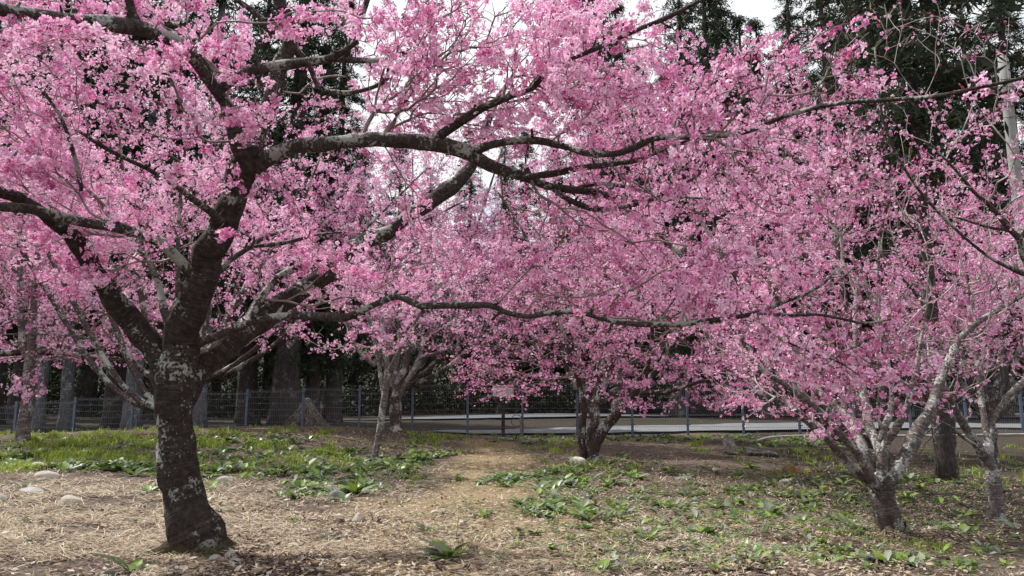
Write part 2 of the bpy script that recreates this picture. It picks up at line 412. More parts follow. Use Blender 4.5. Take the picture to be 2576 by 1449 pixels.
# hillside behind the wood
def hill():
    xs = np.linspace(-170, 170, 120); ys = np.linspace(62, 170, 40)
    X, Y = np.meshgrid(xs, ys); n = Noise(9, 0.05)
    Z = gz(X, Y) - 1.5 + np.clip((Y - 62) / 55, 0, 1) ** 0.8 * (13 + 5 * n(np.stack([X, Y, 0 * X], -1)))
    ii, jj = np.meshgrid(np.arange(39), np.arange(119), indexing='ij')
    F = np.stack([ii * 120 + jj, ii * 120 + jj + 1, (ii + 1) * 120 + jj + 1, (ii + 1) * 120 + jj], -1).reshape(-1, 4)
    o = mk('hills', np.stack([X, Y, Z], -1).reshape(-1, 3), F, simple('wooded_hillside', (0.03, 0.034, 0.02), 0.95, var=0.3, scale=0.6, bump=0.4))
    o['kind'] = 'structure'
hill()

# ---------------------------------------------------------------- flowers
PINK_A = np.array((0.95, 0.77, 0.89)); PINK_B = np.array((0.87, 0.46, 0.69)); PINK_C = np.array((0.58, 0.12, 0.34)); BUD = np.array((0.30, 0.035, 0.115))
CALYX = np.array((0.30, 0.07, 0.06))
def flower_geo(r, C, N, R, petals, tint):
    """C centres, N facing, R radii, tint 0 pale..1 deep -> V, F, colour"""
    n = len(C)
    ref = rand_dirs(r, n); X = unit(np.cross(N, ref)); Y = np.cross(N, X)
    a0 = r.uniform(0, 6.28, n)
    half = math.pi / petals * 0.92
    k = np.arange(petals)
    ang = a0[:, None] + k[None] * 2 * math.pi / petals + r.normal(0, 0.12, (n, petals))
    cup = r.uniform(0.15, 0.75, n)[:, None]
    def pt(rr, da, h):
        an = ang + da
        return (C[:, None] + (X[:, None] * np.cos(an)[..., None] + Y[:, None] * np.sin(an)[..., None]) * (R[:, None] * rr)[..., None]
                + N[:, None] * (R[:, None] * h)[..., None])
    one = np.ones((n, petals))
    t = np.clip(tint, 0, 1)[:, None]
    edge = np.where(t < 0.5, PINK_A * (1 - 2 * t) + PINK_B * 2 * t, PINK_B * (2 - 2 * t) + PINK_C * (2 * t - 1))
    core = edge * np.array((0.74, 0.36, 0.60))
    tipr = 0.96 * r.uniform(0.88, 1.12, (n, petals))
    if petals == 5:      # broad notched petals
        v = np.stack([pt(0.04 * one, 0, 0.0 * one), pt(0.55 * one, half * 0.95, cup * 0.42 * one), pt(1.0 * one, half * 0.55, cup * 0.95 * one), pt(0.92 * tipr, 0, cup * one),
                      pt(1.0 * one, -half * 0.55, cup * 0.95 * one), pt(0.55 * one, -half * 0.95, cup * 0.42 * one)], 2)
        V = v.reshape(-1, 3); b_ = np.arange(n * petals)[:, None] * 6
        F = np.concatenate([b_ + np.array([[0, 1, 2, 3]]), b_ + np.array([[0, 3, 4, 5]])]); k_ = 6
    else:
        v = np.stack([pt(0.05 * one, 0, 0.0 * one), pt(0.80 * one, half * 0.95, cup * 0.6 * one), pt(1.05 * tipr, 0, cup * one), pt(0.80 * one, -half * 0.95, cup * 0.6 * one)], 2)
        V = v.reshape(-1, 3); F = np.arange(len(V)).reshape(-1, 4); k_ = 4
    c = np.repeat(np.broadcast_to(edge[:, None, None], (n, petals, 1, 3)), k_, 2).copy(); c[:, :, 0] = core[:, None]
    return V, F, c.reshape(-1, 3)

def bud_geo(r, C, N, R, col):
    """small pointed buds: stretched octahedra"""
    n = len(C); ref = rand_dirs(r, n); X = unit(np.cross(N, ref)); Y = np.cross(N, X); R = R[:, None]
    v = np.stack([C - N * R * 1.3, C + X * R * .6, C + Y * R * .6, C - X * R * .6, C - Y * R * .6, C + N * R * 1.2], 1).reshape(-1, 3)
    f = np.array([[0, 2, 1], [0, 3, 2], [0, 4, 3], [0, 1, 4], [5, 1, 2], [5, 2, 3], [5, 3, 4], [5, 4, 1]])
    F = (np.arange(n)[:, None, None] * 6 + f[None]).reshape(-1, 3)
    cc = np.repeat(col, 6, 0).reshape(n, 6, 3).copy(); cc[:, 0] = CALYX
    return v, F, cc.reshape(-1, 3)

# ---------------------------------------------------------------- tree growth
def grow(r, sk, sk_path, targets, bf, seg, jit):
    """join targets to the skeleton with a balanced minimum spanning tree; returns node arrays"""
    T = len(targets); cap = len(sk) + T * 14
    Np = np.zeros((cap, 3)); par = np.full(cap, -1); pl = np.zeros(cap)
    Np[:len(sk)] = sk; pl[:len(sk)] = sk_path; m = len(sk)
    cost = np.full(T, 1e9); who = np.zeros(T, int)
    for a in range(0, T, 400):
        d = np.linalg.norm(targets[a:a + 400, None] - sk[None], axis=-1) + bf * sk_path[None]
        who[a:a + 400] = d.argmin(1); cost[a:a + 400] = d.min(1)
    alive = np.ones(T, bool); tip = []
    for _ in range(T):
        k = int(np.argmin(np.where(alive, cost, 1e9))); alive[k] = False
        a = Np[who[k]]; b = targets[k]; d = np.linalg.norm(b - a)
        if d < 1e-3: continue
        ns = min(12, max(1, int(round(d / seg)))); prev = who[k]; m0 = m
        if m + ns >= cap: break
        for q in range(1, ns + 1):
            f = q / ns; pnt = a + (b - a) * f
            if q < ns: pnt = pnt + r.normal(0, jit, 3) * d * 0.5 + np.array([0, 0, 0.10 * d * f * (1 - f)])
            Np[m] = pnt; par[m] = prev; pl[m] = pl[prev] + d / ns; prev = m; m += 1
        tip.append(m - 1)
        for q in range(m0, m):
            c = np.linalg.norm(targets - Np[q], axis=1) + bf * pl[q]
            better = c < cost; cost[better] = c[better]; who[better] = q
    return Np[:m], par[:m], pl[:m]

def twig_mesh(name, Np, par, rr, ns, mat, parent, loc, sides=4):
    idx = np.arange(ns, len(Np)); p = par[idx]
    D = unit(Np[idx] - Np[p])
    nd = np.zeros_like(Np); nd[idx] = D                       # direction at node
    ds = np.where((p >= ns)[:, None], nd[p], D); ds = unit(ds + D)
    r0 = np.where(p >= ns, np.minimum(rr[p], rr[idx] * 1.35), rr[idx] * 1.3)
    def ring(c, d, rad_):
        ref = np.where(np.abs(d[:, 2:3]) < 0.8, np.array([[0, 0, 1.]]), np.array([[1., 0, 0]]))
        X = unit(np.cross(d, ref)); Y = np.cross(d, X); th = np.arange(sides) * 2 * math.pi / sides
        return c[:, None] + (X[:, None] * np.cos(th)[None, :, None] + Y[:, None] * np.sin(th)[None, :, None]) * rad_[:, None, None]
    V = np.concatenate([ring(Np[p], ds, r0), ring(Np[idx], D, rr[idx])], 1).reshape(-1, 3)
    b = np.arange(len(idx))[:, None] * 2 * sides; k = np.arange(sides)[None]; k2 = (k + 1) % sides
    F = np.stack([b + k, b + k2, b + sides + k2, b + sides + k], -1).reshape(-1, 4)
    return mk(name, V, F, mat, parent, loc=loc)

def sample_blobs(r, blobs, clump, thr):
    out_ = []
    for (px, py, Y, rx, ry, rY, n) in blobs:
        m = int(n * 2.2); d = rand_dirs(r, m) * (r.uniform(0.02, 1, (m, 1)) ** (1 / 3.0))
        q = P(px + d[:, 0] * rx, py + d[:, 1] * ry, np.maximum(1.3, Y + d[:, 2] * rY))
        v = clump(q) + r.normal(0, 0.35, m)
        q = q[v > thr]; out_.append(q[:n])
    q = np.concatenate(out_)
    return q[q[:, 2] > gz(q[:, 0], q[:, 1]) + 0.25]

def cherry(label, base, limbs, blobs, seed, mats, bf=0.35, seg=0.12, tip_r=0.0022, fl=(7, 0.050), R=0.0165, petals=5, bloom=0.7, budf=0.25,
           tint=0.4, thr=-0.25, clump_s=2.0, clear=0.16, budx=0.0, roots=0, jit=0.13, sides=10, trunk_n=1, group='cherry trees in blossom', twig=None, bare=0.25):
    """limbs: lists of (px,py,Y,width px); the first trunk_n together are the trunk"""
    r = rng(seed); base = np.asarray(base, float)
    root = empty('cherry_tree', base, label, 'cherry tree', group)
    sk, skp, skr = [], [], []; nb = Noise(seed + 5, 9); nb2 = Noise(seed + 6, 30); nb3 = Noise(seed + 7, 34)
    tr = Acc()
    for li, l in enumerate(limbs):
        a = np.array(l, float); q = np.c_[P(a[:, 0], a[:, 1], a[:, 2]), [w * mpp(y, Y) / 2 for (_, y, Y, w) in l]]
        c = catmull(q, 0.035 if sides > 12 else 0.08)
        if li == 0:
            c = np.vstack([np.r_[c[0, :3] - [0, 0, 0.15], c[0, 3] * 1.15], c])
        # slight irregular wander keeps limbs from being pipes
        wob = np.stack([nb2(c[:, :3] * 0.35 + s_) for s_ in (0, 7, 13)], -1) * (c[:, 3:4] * 0.16)
        wob[:1] = 0; c[:, :3] += wob
        V, F, U = tube(c[:, :3], c[:, 3], (sides * 2 if sides > 12 else sides) if li < trunk_n else max(7, sides - 4), 0.11 if sides > 12 else 0.09, lambda p: nb(p) + .45 * nb3(p))
        if li < trunk_n: tr.add(V, F, uv=U)
        else:
            la = Acc(); la.add(V, F, uv=U)
            if sides > 11:
                ks = np.flatnonzero(r.uniform(size=len(c)) < (.30 if sides > 12 else .25))
                for k in ks[1:]:
                    dv = rand_dirs(r, 1)[0] + [0, 0, .3]; rd = c[k, 3]; l_ = r.uniform(.015, .06)
                    q = c[k, :3] + unit(dv)[None] * (np.array([.5, .98, 1.0, 1.0])[:, None] * rd + np.array([0, 0, .5, 1.])[:, None] * l_)
                    b0 = min(.008, rd * .5) * r.uniform(.6, 1.2); Vs, Fs, Us = tube(q, np.array([b0 * 1.5, b0 * 1.3, b0, b0 * .8]), 6); la.add(Vs, Fs, uv=Us)
            la.build('limb', mats[1], root, loc=base)
        L = np.r_[0, np.cumsum(np.linalg.norm(np.diff(c[:, :3], axis=0), axis=1))]
        if sk:
            allp = np.concatenate(sk); d = np.linalg.norm(allp - c[0, :3], axis=1); p0 = np.concatenate(skp)[d.argmin()]
        else: p0 = 0.0
        st = 2 if sides > 12 else 1
        if li >= trunk_n or len(limbs) <= trunk_n:
            sk.append(c[::st, :3]); skp.append(p0 + L[::st]); skr.append(c[::st, 3])
        else:                                # twigs do not sprout from the lower trunk
            sk.append(c[-2:, :3]); skp.append(p0 + L[-2:]); skr.append(c[-2:, 3])
    w0 = limbs[0][2][3] * mpp(limbs[0][2][1], limbs[0][2][2]) / 2
    for k in range(roots):                   # buttress roots running into the soil
        an = 2 * math.pi * (k + r.uniform(-.3, .3)) / roots; ln = w0 * r.uniform(2.0, 3.6); f = np.linspace(0, 1, 9); a2 = an + np.cumsum(r.normal(0, .07, 9))
        d_ = ln * f; q = np.c_[base[0] + d_ * np.cos(a2), base[1] + d_ * np.sin(a2), np.zeros(9)]
        rd = w0 * (.52 * (1 - f) ** .8 + .10); q[:, 2] = gz(q[:, 0], q[:, 1]) + w0 * 1.25 * (1 - f) ** 3.0 - rd * .45 - .02 * f - f ** 5 * w0 * .4
        V, F, U = tube(q, rd, 12, .12, nb); tr.add(V, F, uv=U)
    tr.build('trunk', mats[0], root, loc=base)
    sk = np.concatenate(sk); skp = np.concatenate(skp); skr = np.concatenate(skr)
    clump = Noise(seed + 1, clump_s)
    tg = sample_blobs(r, blobs, clump, thr)
    Np, par, pl = grow(r, sk, skp, tg, bf, seg, jit)
    ns = len(sk); n = len(Np)
    cnt = np.zeros(n); kids = np.zeros(n, int)
    for k in range(ns, n): kids[par[k]] += 1
    cnt[(kids == 0)] = 1
    for k in range(n - 1, ns - 1, -1): cnt[par[k]] += cnt[k]
    for _ in range(2):                       # relax the kinks
        avg = Np.copy(); has = np.zeros(n); acc = np.zeros((n, 3)); idx = np.arange(ns, n)
        np.add.at(acc, par[idx], Np[idx]); np.add.at(has, par[idx], 1)
        k = idx[has[idx] > 0]; Np[k] = 0.5 * Np[k] + 0.25 * Np[par[k]] + 0.25 * acc[k] / has[k][:, None]
    rr = tip_r * np.maximum(cnt, 1) ** 0.41
    cap_r = np.full(n, 1e9); cap_r[:ns] = skr * 0.42
    for k in range(ns, n): cap_r[k] = cap_r[par[k]]
    rr = np.minimum(rr, np.maximum(cap_r, tip_r))
    twig_mesh('twigs', Np, par, rr, ns, twig or M_TWIG, root, base)
    # blossom clusters on thin wood
    idx = np.arange(ns, n); thin = idx[(cnt[idx] <= 7)]
    thick = sk[skr > 0.017]                  # old wood stays bare of flowers
    md = np.concatenate([np.linalg.norm(Np[thin[a:a + 500], None] - thick[None], axis=-1).min(1) for a in range(0, len(thin), 500)])
    thin = thin[md > clear * r.uniform(.6, 1.4, len(thin))]
    dens = Noise(seed + 2, 3.0 * clump_s / 2)(Np[thin]) * 0.35 + bloom
    thin = thin[r.uniform(size=len(thin)) < dens]
    lush = Noise(seed + 3, 1.6)(Np[thin])
    k = np.maximum(1, r.poisson(fl[0] * np.clip(1 + 0.5 * lush, 0.25, 2)))
    who = np.repeat(np.arange(len(thin)), k); N = rand_dirs(r, len(who))
    N = unit(N + [0, 0, -0.25]); spread = fl[1] * r.uniform(0.35, 1.0, len(who))[:, None]
    C = Np[thin][who] + N * spread + [0, 0, -0.2 * fl[1]]
    ax = unit(Np[thin] - Np[par[thin]])[who]; C += ax * r.uniform(-1, 1, (len(who), 1)) * seg * 0.5
    bprob = np.clip(budf + budx * Np[thin][who][:, 0] + 0.22 * Noise(seed + 4, 1.1)(Np[thin])[who], 0.02, 0.95)
    isb = r.uniform(size=len(who)) < bprob
    ac = Acc(); f = ~isb
    tn = tint - 0.13 * lush[who][f] + r.normal(0, 0.24, len(thin))[who][f] + r.normal(0, 0.17, f.sum())
    Rf = R * r.uniform(0.75, 1.15, f.sum())
    V, F, c = flower_geo(r, C[f], unit(N[f] + r.normal(0, .35, (f.sum(), 3))), Rf, petals, tn); ac.add(V, F, c)
    nbud = isb.sum()
    if nbud:
        m = r.uniform(0, 1, (nbud, 1)); bc = BUD * (1 - m) + np.array((0.56, 0.13, 0.32)) * m
        V, F, c = bud_geo(r, C[isb], N[isb], R * 0.42 * r.uniform(0.7, 1.3, nbud), bc); ac.add(V, F, c)
    # short red pedicels from the wood to the flowers nearest the camera show as thin threads
    ac.build('blossoms', M_PETAL, root, smooth=False, loc=base)
    return root

# ================================================================ the big cherry in front
BK = (M_BARK_MAIN, M_BARK_LIMB)
mainbase = hit(500, 1392)[0]; Y0 = float(mainbase[1])
def ys(l, dy=0): return [(x, y, Y0 + dY, w) for (x, y, dY, w) in l]
main_limbs = [ys(l) for l in [
    # trunk: three fused stems
    [(512, 1405, .03, 178), (503, 1385, .02, 152), (492, 1331, .0, 124), (470, 1265, .0, 100), (452, 1200, 0, 92), (446, 1130, 0, 88), (447, 1069, 0, 86), (445, 1000, 0, 90), (446, 940, 0, 88),
     (450, 870, -.03, 84), (467, 800, -.05, 76), (506, 700, -.08, 72), (533, 620, -.1, 70), (563, 550, -.12, 68), (585, 495, -.14, 66), (608, 430, -.15, 76), (628, 392, -.15, 78), (640, 372, -.15, 66)],
    [(438, 1060, .03, 50), (418, 960, .05, 56), (400, 895, .06, 56), (380, 861, .07, 56), (347, 826, .05, 58), (304, 774, -.05, 54), (269, 727, -.15, 48), (243, 683, -.25, 44), (208, 631, -.4, 44), (174, 588, -.55, 36), (130, 556, -.7, 30), (65, 508, -.9, 28), (0, 484, -1.1, 26), (-90, 465, -1.3, 24)],
    [(456, 1060, .05, 50), (472, 985, .1, 54), (495, 930, .15, 66), (542, 887, .22, 64), (608, 835, .35, 58), (673, 792, .5, 54), (738, 748, .65, 52), (803, 702, .8, 50), (864, 652, .95, 48), (910, 614, 1.05, 44), (975, 585, 1.15, 40), (1040, 540, 1.25, 36), (1080, 511, 1.35, 34), (1122, 484, 1.45, 38), (1160, 450, 1.5, 34), (1190, 410, 1.55, 28), (1212, 350, 1.6, 20), (1240, 270, 1.7, 15), (1290, 190, 1.8, 10)],
    # A: arching right limb
    [(622, 425, -.15, 54), (648, 412, -.17, 46), (685, 394, -.2, 40), (720, 377, -.22, 38), (772, 364, -.25, 38), (861, 355, -.3, 38), (991, 356, -.35, 38), (1078, 361, -.4, 37), (1130, 370, -.4, 36), (1182, 387, -.4, 33), (1234, 417, -.4, 29), (1317, 443, -.35, 26), (1382, 467, -.3, 23), (1469, 481, -.25, 19), (1555, 496, -.2, 14), (1640, 515, -.1, 9)],
    # A2
    [(1085, 355, -.4, 22), (1100, 345, -.42, 22), (1165, 299, -.5, 21), (1230, 266, -.6, 19), (1295, 240, -.7, 16), (1340, 221, -.8, 14), (1385, 172, -.9, 14), (1469, 135, -1.0, 13), (1577, 88, -1.2, 13), (1698, 35, -1.4, 12), (1790, -15, -1.55, 10)],
    # A3 long right branch reaching the frame edge
    [(1195, 378, -.42, 22), (1230, 366, -.5, 20), (1295, 354, -.6, 18), (1351, 354, -.7, 18), (1425, 370, -.8, 17), (1477, 386, -.9, 17), (1547, 386, -1.0, 16), (1600, 369, -1.1, 15), (1655, 348, -1.2, 14), (1760, 345, -1.4, 13), (1869, 334, -1.55, 13), (1956, 299, -1.7, 12), (2043, 273, -1.85, 12), (2129, 257, -2.0, 11), (2216, 252, -2.1, 11), (2303, 247, -2.2, 10), (2372, 239, -2.3, 10), (2455, 221, -2.4, 9), (2520, 208, -2.45, 9), (2640, 180, -2.55, 8)],
    # A4, A5
    [(1310, 448, -.36, 20), (1345, 443, -.4, 19), (1403, 434, -.45, 17), (1469, 421, -.5, 15), (1534, 412, -.55, 15), (1599, 404, -.6, 12), (1650, 384, -.65, 10), (1740, 350, -.7, 7)],
    [(1390, 472, -.3, 17), (1425, 499, -.28, 15), (1490, 525, -.25, 14), (1555, 521, -.25, 13), (1620, 508, -.25, 11), (1686, 482, -.25, 9), (1760, 440, -.3, 6)],
    [(1440, 478, -.27, 12), (1500, 462, -.2, 12), (1580, 470, -.1, 10), (1680, 492, 0, 8), (1790, 500, .1, 6)],
    # B: upright limb
    [(625, 395, -.15, 58), (648, 340, -.12, 52), (672, 282, -.1, 46), (692, 222, -.1, 42), (705, 172, -.1, 40), (732, 112, -.15, 34), (718, 50, -.25, 30), (696, -20, -.35, 27), (680, -80, -.4, 22)],
    [(704, 170, -.1, 24), (760, 156, -.2, 22), (830, 148, -.3, 18), (900, 152, -.4, 15), (965, 150, -.5, 12), (1020, 130, -.6, 9)],
    [(860, 150, -.35, 18), (872, 125, -.38, 20), (895, 75, -.45, 18), (922, 10, -.55, 16), (940, -50, -.6, 14)],
    [(735, 110, -.15, 18), (775, 160, -.1, 12), (800, 215, -.1, 12), (845, 233, -.15, 12), (900, 230, -.2, 11), (948, 215, -.25, 10), (974, 196, -.3, 9), (975, 160, -.35, 7)],
    [(720, 70, -.2, 20), (690, 80, -.3, 16), (650, 40, -.4, 14), (590, -5, -.5, 12)],
    # C: up-left limb coming over the camera side
    [(622, 400, -.17, 46), (600, 365, -.25, 40), (586, 312, -.35, 37), (569, 262, -.45, 34), (548, 232, -.55, 32), (512, 187, -.7, 32), (477, 137, -.85, 34), (434, 100, -1.0, 36), (369, 76, -1.15, 38), (282, 62, -1.3, 38), (195, 52, -1.45, 38), (87, 39, -1.6, 38), (0, 22, -1.75, 36), (-90, 0, -1.85, 34)],
    [(548, 234, -.55, 26), (586, 196, -.6, 27), (642, 174, -.65, 27), (700, 163, -.7, 25), (760, 158, -.75, 22), (830, 148, -.8, 17), (900, 105, -.9, 12)],
    [(360, 78, -1.15, 24), (335, 40, -1.2, 22), (325, 0, -1.25, 20), (315, -50, -1.3, 18)],
    # E: left limb from the stem
    [(500, 712, -.1, 30), (478, 690, -.14, 30), (452, 655, -.2, 28), (420, 622, -.28, 26), (391, 607, -.35, 25), (325, 582, -.5, 24), (260, 567, -.65, 24), (174, 551, -.85, 24), (87, 530, -1.05, 23), (0, 521, -1.2, 22), (-90, 515, -1.35, 20)],
    # F thin pale branch
    [(430, 835, .05, 20), (421, 809, .08, 19), (408, 753, .15, 18), (391, 692, .22, 17), (369, 648, .3, 15), (338, 614, .4, 13), (300, 590, .5, 10), (250, 540, .6, 7)],
    # small left dark branches seen before the blossom
    [(440, 470, -.5, 8), (380, 430, -.7, 12), (330, 405, -.8, 12), (260, 370, -.95, 10), (200, 330, -1.1, 8)],
    [(205, 480, -.95, 9), (195, 420, -1.0, 10), (175, 350, -1.1, 10), (150, 290, -1.2, 8), (110, 230, -1.25, 7)],
    [(565, 560, -.2, 18), (520, 525, -.3, 17), (470, 490, -.45, 14), (420, 452, -.6, 12), (370, 425, -.7, 9)],
    # G2, H, I
    [(620, 830, .36, 24), (640, 780, .4, 22), (662, 742, .45, 20), (703, 697, .55, 18), (760, 670, .65, 15), (810, 655, .75, 10)],
    [(478, 880, .02, 26), (505, 862, -.02, 22), (542, 848, -.08, 21), (608, 818, -.18, 20), (673, 803, -.28, 20), (738, 795, -.38, 20), (803, 797, -.46, 20), (868, 799, -.54, 19), (904, 785, -.6, 18), (961, 758, -.66, 18), (1004, 747, -.72, 18), (1056, 768, -.78, 18), (1121, 769, -.84, 17), (1187, 767, -.9, 17), (1234, 768, -.95, 16), (1273, 785, -1, 15), (1330, 795, -1.05, 14), (1390, 786, -1.1, 14), (1447, 785, -1.15, 14), (1490, 794, -1.2, 14), (1555, 811, -1.25, 13), (1620, 816, -1.3, 13), (1698, 815, -1.36, 12), (1782, 807, -1.42, 12), (1869, 794, -1.48, 12), (1921, 779, -1.5, 10), (1978, 757, -1.54, 9), (2034, 735, -1.58, 8), (2073, 712, -1.6, 7), (2110, 670, -1.62, 6)],
    [(1900, 788, -1.5, 7), (1990, 792, -1.5, 8), (2051, 792, -1.52, 8), (2108, 800, -1.55, 8), (2173, 813, -1.6, 7), (2240, 803, -1.65, 5)],
    [(1895, 792, -1.5, 7), (1939, 835, -1.5, 6), (1982, 861, -1.5, 6), (2043, 887, -1.52, 5), (2110, 910, -1.55, 5), (2170, 950, -1.6, 4)],
    [(510, 735, -.05, 16), (542, 694, .02, 15), (565, 668, .08, 14), (608, 635, .2, 13), (660, 600, .35, 10), (720, 580, .5, 7)],
    [(640, 620, .2, 9), (720, 610, .2, 10), (800, 590, .25, 8), (860, 585, .3, 6)],
]]
Ym = Y0
main_blobs = [  # px, py, Y, rx, ry, rY, targets
    (470, 470, Ym - .7, 60, 40, .2, 14), (640, 290, Ym - .5, 60, 40, .2, 12), (280, 600, Ym - .8, 90, 30, .2, 14), (420, 440, Ym - .9, 90, 50, .25, 18), (870, 370, Ym - .6, 60, 60, .2, 14), (230, 690, Ym - .75, 50, 25, .15, 8), (130, 90, Ym - 1.9, 160, 60, .25, 26), (420, 130, Ym - 1.5, 90, 50, .2, 16), (560, 80, Ym - 1.9, 70, 70, .2, 12), (800, 50, Ym - 1.9, 90, 60, .2, 14), (945, 60, Ym - 1.9, 50, 60, .2, 10), (1010, 140, Ym - 1.7, 40, 40, .2, 6), (150, 250, Ym - .6, 330, 260, .8, 420), (330, 400, Ym - .1, 330, 240, .7, 380), (90, 470, Ym - .5, 240, 160, .7, 180),
    (480, 200, Ym - .4, 260, 220, .8, 220), (330, 10, Ym - .8, 420, 140, .6, 260), (250, 640, Ym + .1, 240, 120, .5, 130),
    (640, 40, Ym - .3, 300, 170, .7, 200), (900, 40, Ym - .5, 260, 170, .7, 340), (1000, 200, Ym - .3, 260, 130, .7, 230),
    (1060, 90, Ym - .3, 260, 150, .6, 330), (960, 310, Ym + .3, 220, 60, .5, 70), (1250, 90, Ym - .6, 300, 190, .7, 420), (820, 130, Ym - .2, 200, 150, .6, 160), (1080, 260, Ym + .1, 250, 120, .6, 170), (1500, 130, Ym - 1.0, 260, 170, .7, 260), (1230, 250, Ym - .2, 260, 110, .6, 130),
    (880, 500, Ym + .1, 200, 140, .5, 150), (1500, 310, Ym - .5, 300, 150, .6, 230), (1000, 650, Ym + .2, 200, 110, .6, 120),
    (700, 580, Ym + .6, 180, 120, .5, 80), (545, 575, Ym - .5, 50, 50, .2, 10), (350, 560, Ym - .6, 200, 60, .3, 50), (230, 700, Ym - .5, 120, 50, .2, 24),
    (1850, 280, Ym - 1.6, 200, 160, .4, 170), (2000, 150, Ym - 1.7, 260, 140, .5, 60), (2400, 230, Ym - 2.4, 180, 70, .25, 34),
    (1700, 560, Ym - .3, 260, 150, .7, 150), (1480, 570, Ym - .1, 260, 130, .6, 140), (840, 720, Ym + .7, 230, 80, .5, 60),
    (1250, 690, Ym - .8, 200, 80, .4, 70), (1560, 750, Ym - 1.1, 260, 80, .35, 90), (1300, 900, Ym - .9, 110, 90, .3, 40), (1880, 690, Ym - 1.3, 200, 130, .4, 110),
    (2080, 860, Ym - 1.5, 180, 110, .3, 90), (2180, 740, Ym - 1.6, 160, 140, .3, 70), (1960, 470, Ym - 1.5, 220, 140, .5, 80), (2250, 960, Ym - 1.6, 130, 80, .25, 40)]
cherry('largest cherry, dark leaning lichened trunk in the left foreground, limbs spreading across the picture', mainbase, main_limbs, main_blobs, 11, BK,
       bf=0.30, seg=0.085, tip_r=0.0020, fl=(13.0, 0.046), R=0.0185, bloom=0.50, budf=0.22, tint=0.33, thr=-0.15, clear=0.10, budx=.10, roots=7, clump_s=2.6, sides=22, trunk_n=3)

# ================================================================ the other cherries
def shift(l, dY): return [(x, y, Y + dY, w) for (x, y, Y, w) in l]
def at(Y, *ls): return [[(x, y, Y + d, w) for (x, y, d, w) in l] for l in ls]

# right tree: short mossy trunk, fan of pale limbs
b = hit(2233, 1338)[0]; Y = float(b[1])
cherry('cherry with short mossy trunk and a fan of five pale limbs at the right foreground', b, at(Y,
    [(2250, 1346, 0, 100), (2240, 1330, 0, 78), (2225, 1292, 0, 62), (2217, 1247, 0, 60), (2212, 1215, 0, 66), (2212, 1195, 0, 50)],
    [(2200, 1222, 0, 30), (2157, 1186, -.1, 24), (2121, 1152, -.2, 22), (2090, 1110, -.3, 20), (2057, 1082, -.4, 17), (2010, 1040, -.5, 14), (1950, 1000, -.7, 10)],
    [(2203, 1222, -.1, 30), (2188, 1195, -.2, 26), (2166, 1155, -.3, 24), (2142, 1122, -.4, 23), (2115, 1094, -.5, 21), (2081, 1055, -.6, 20), (2054, 1031, -.7, 19), (2020, 1000, -.8, 17), (1985, 975, -.9, 15), (1940, 945, -1, 12), (1880, 900, -1.1, 9)],
    [(2203, 1200, .1, 28), (2180, 1150, .2, 25), (2151, 1082, .4, 23), (2115, 1034, .6, 21), (2060, 985, .8, 17), (2000, 900, 1, 13), (1940, 800, 1.2, 9)],
    [(2214, 1215, -.05, 26), (2217, 1180, -.05, 25), (2220, 1150, -.05, 24), (2233, 1113, -.1, 22), (2255, 1076, -.15, 21), (2273, 1046, -.2, 19), (2290, 990, -.25, 16), (2310, 900, -.3, 12), (2330, 780, -.4, 8)],
    [(2218, 1160, .05, 24), (2205, 1120, .15, 25), (2195, 1090, .25, 24), (2185, 1058, .35, 23), (2173, 997, .5, 21), (2160, 940, .6, 18), (2150, 830, .8, 13), (2160, 700, 1, 9)],
    [(2215, 1110, .1, 18), (2228, 1070, .2, 18), (2238, 1040, .3, 17), (2243, 985, .4, 14), (2230, 880, .5, 10), (2200, 750, .6, 7)],
    [(2226, 1222, .02, 38), (2245, 1196, .03, 35), (2267, 1155, .05, 34), (2294, 1110, .1, 34), (2319, 1067, .15, 32), (2345, 1020, .2, 28), (2370, 945, .3, 24), (2395, 890, .4, 21), (2415, 850, .5, 18), (2455, 812, .6, 15), (2510, 780, .7, 11), (2580, 740, .8, 8)]),
    [(1960, 930, Y - .6, 200, 120, .9, 300), (2120, 820, Y + .3, 300, 180, 1.2, 480), (2350, 760, Y + .4, 260, 200, 1.1, 520), (2400, 880, Y - .5, 150, 90, .4, 110), (2250, 930, Y - .5, 150, 60, .4, 70), (1930, 1010, Y - .5, 130, 50, .5, 60), (2080, 1030, Y - .6, 150, 70, .7, 110),
     (2200, 560, Y + .3, 340, 180, 1.2, 420), (2300, 960, Y, 200, 80, .9, 130), (1840, 780, Y, 200, 180, .9, 220), (2300, 330, Y + .2, 320, 160, 1, 110), (2420, 520, Y, 240, 180, 1, 150), (1960, 420, Y, 260, 160, 1, 240)],
    31, (M_BARK_MOSS, M_BARK_PALE), bf=0.22, seg=0.13, tip_r=0.0026, fl=(8, 0.046), R=0.0195, bloom=0.72, budf=0.36, tint=0.46, thr=-0.2, clump_s=1.8, sides=12, roots=6, jit=.06, twig=M_TWIG_PALE)

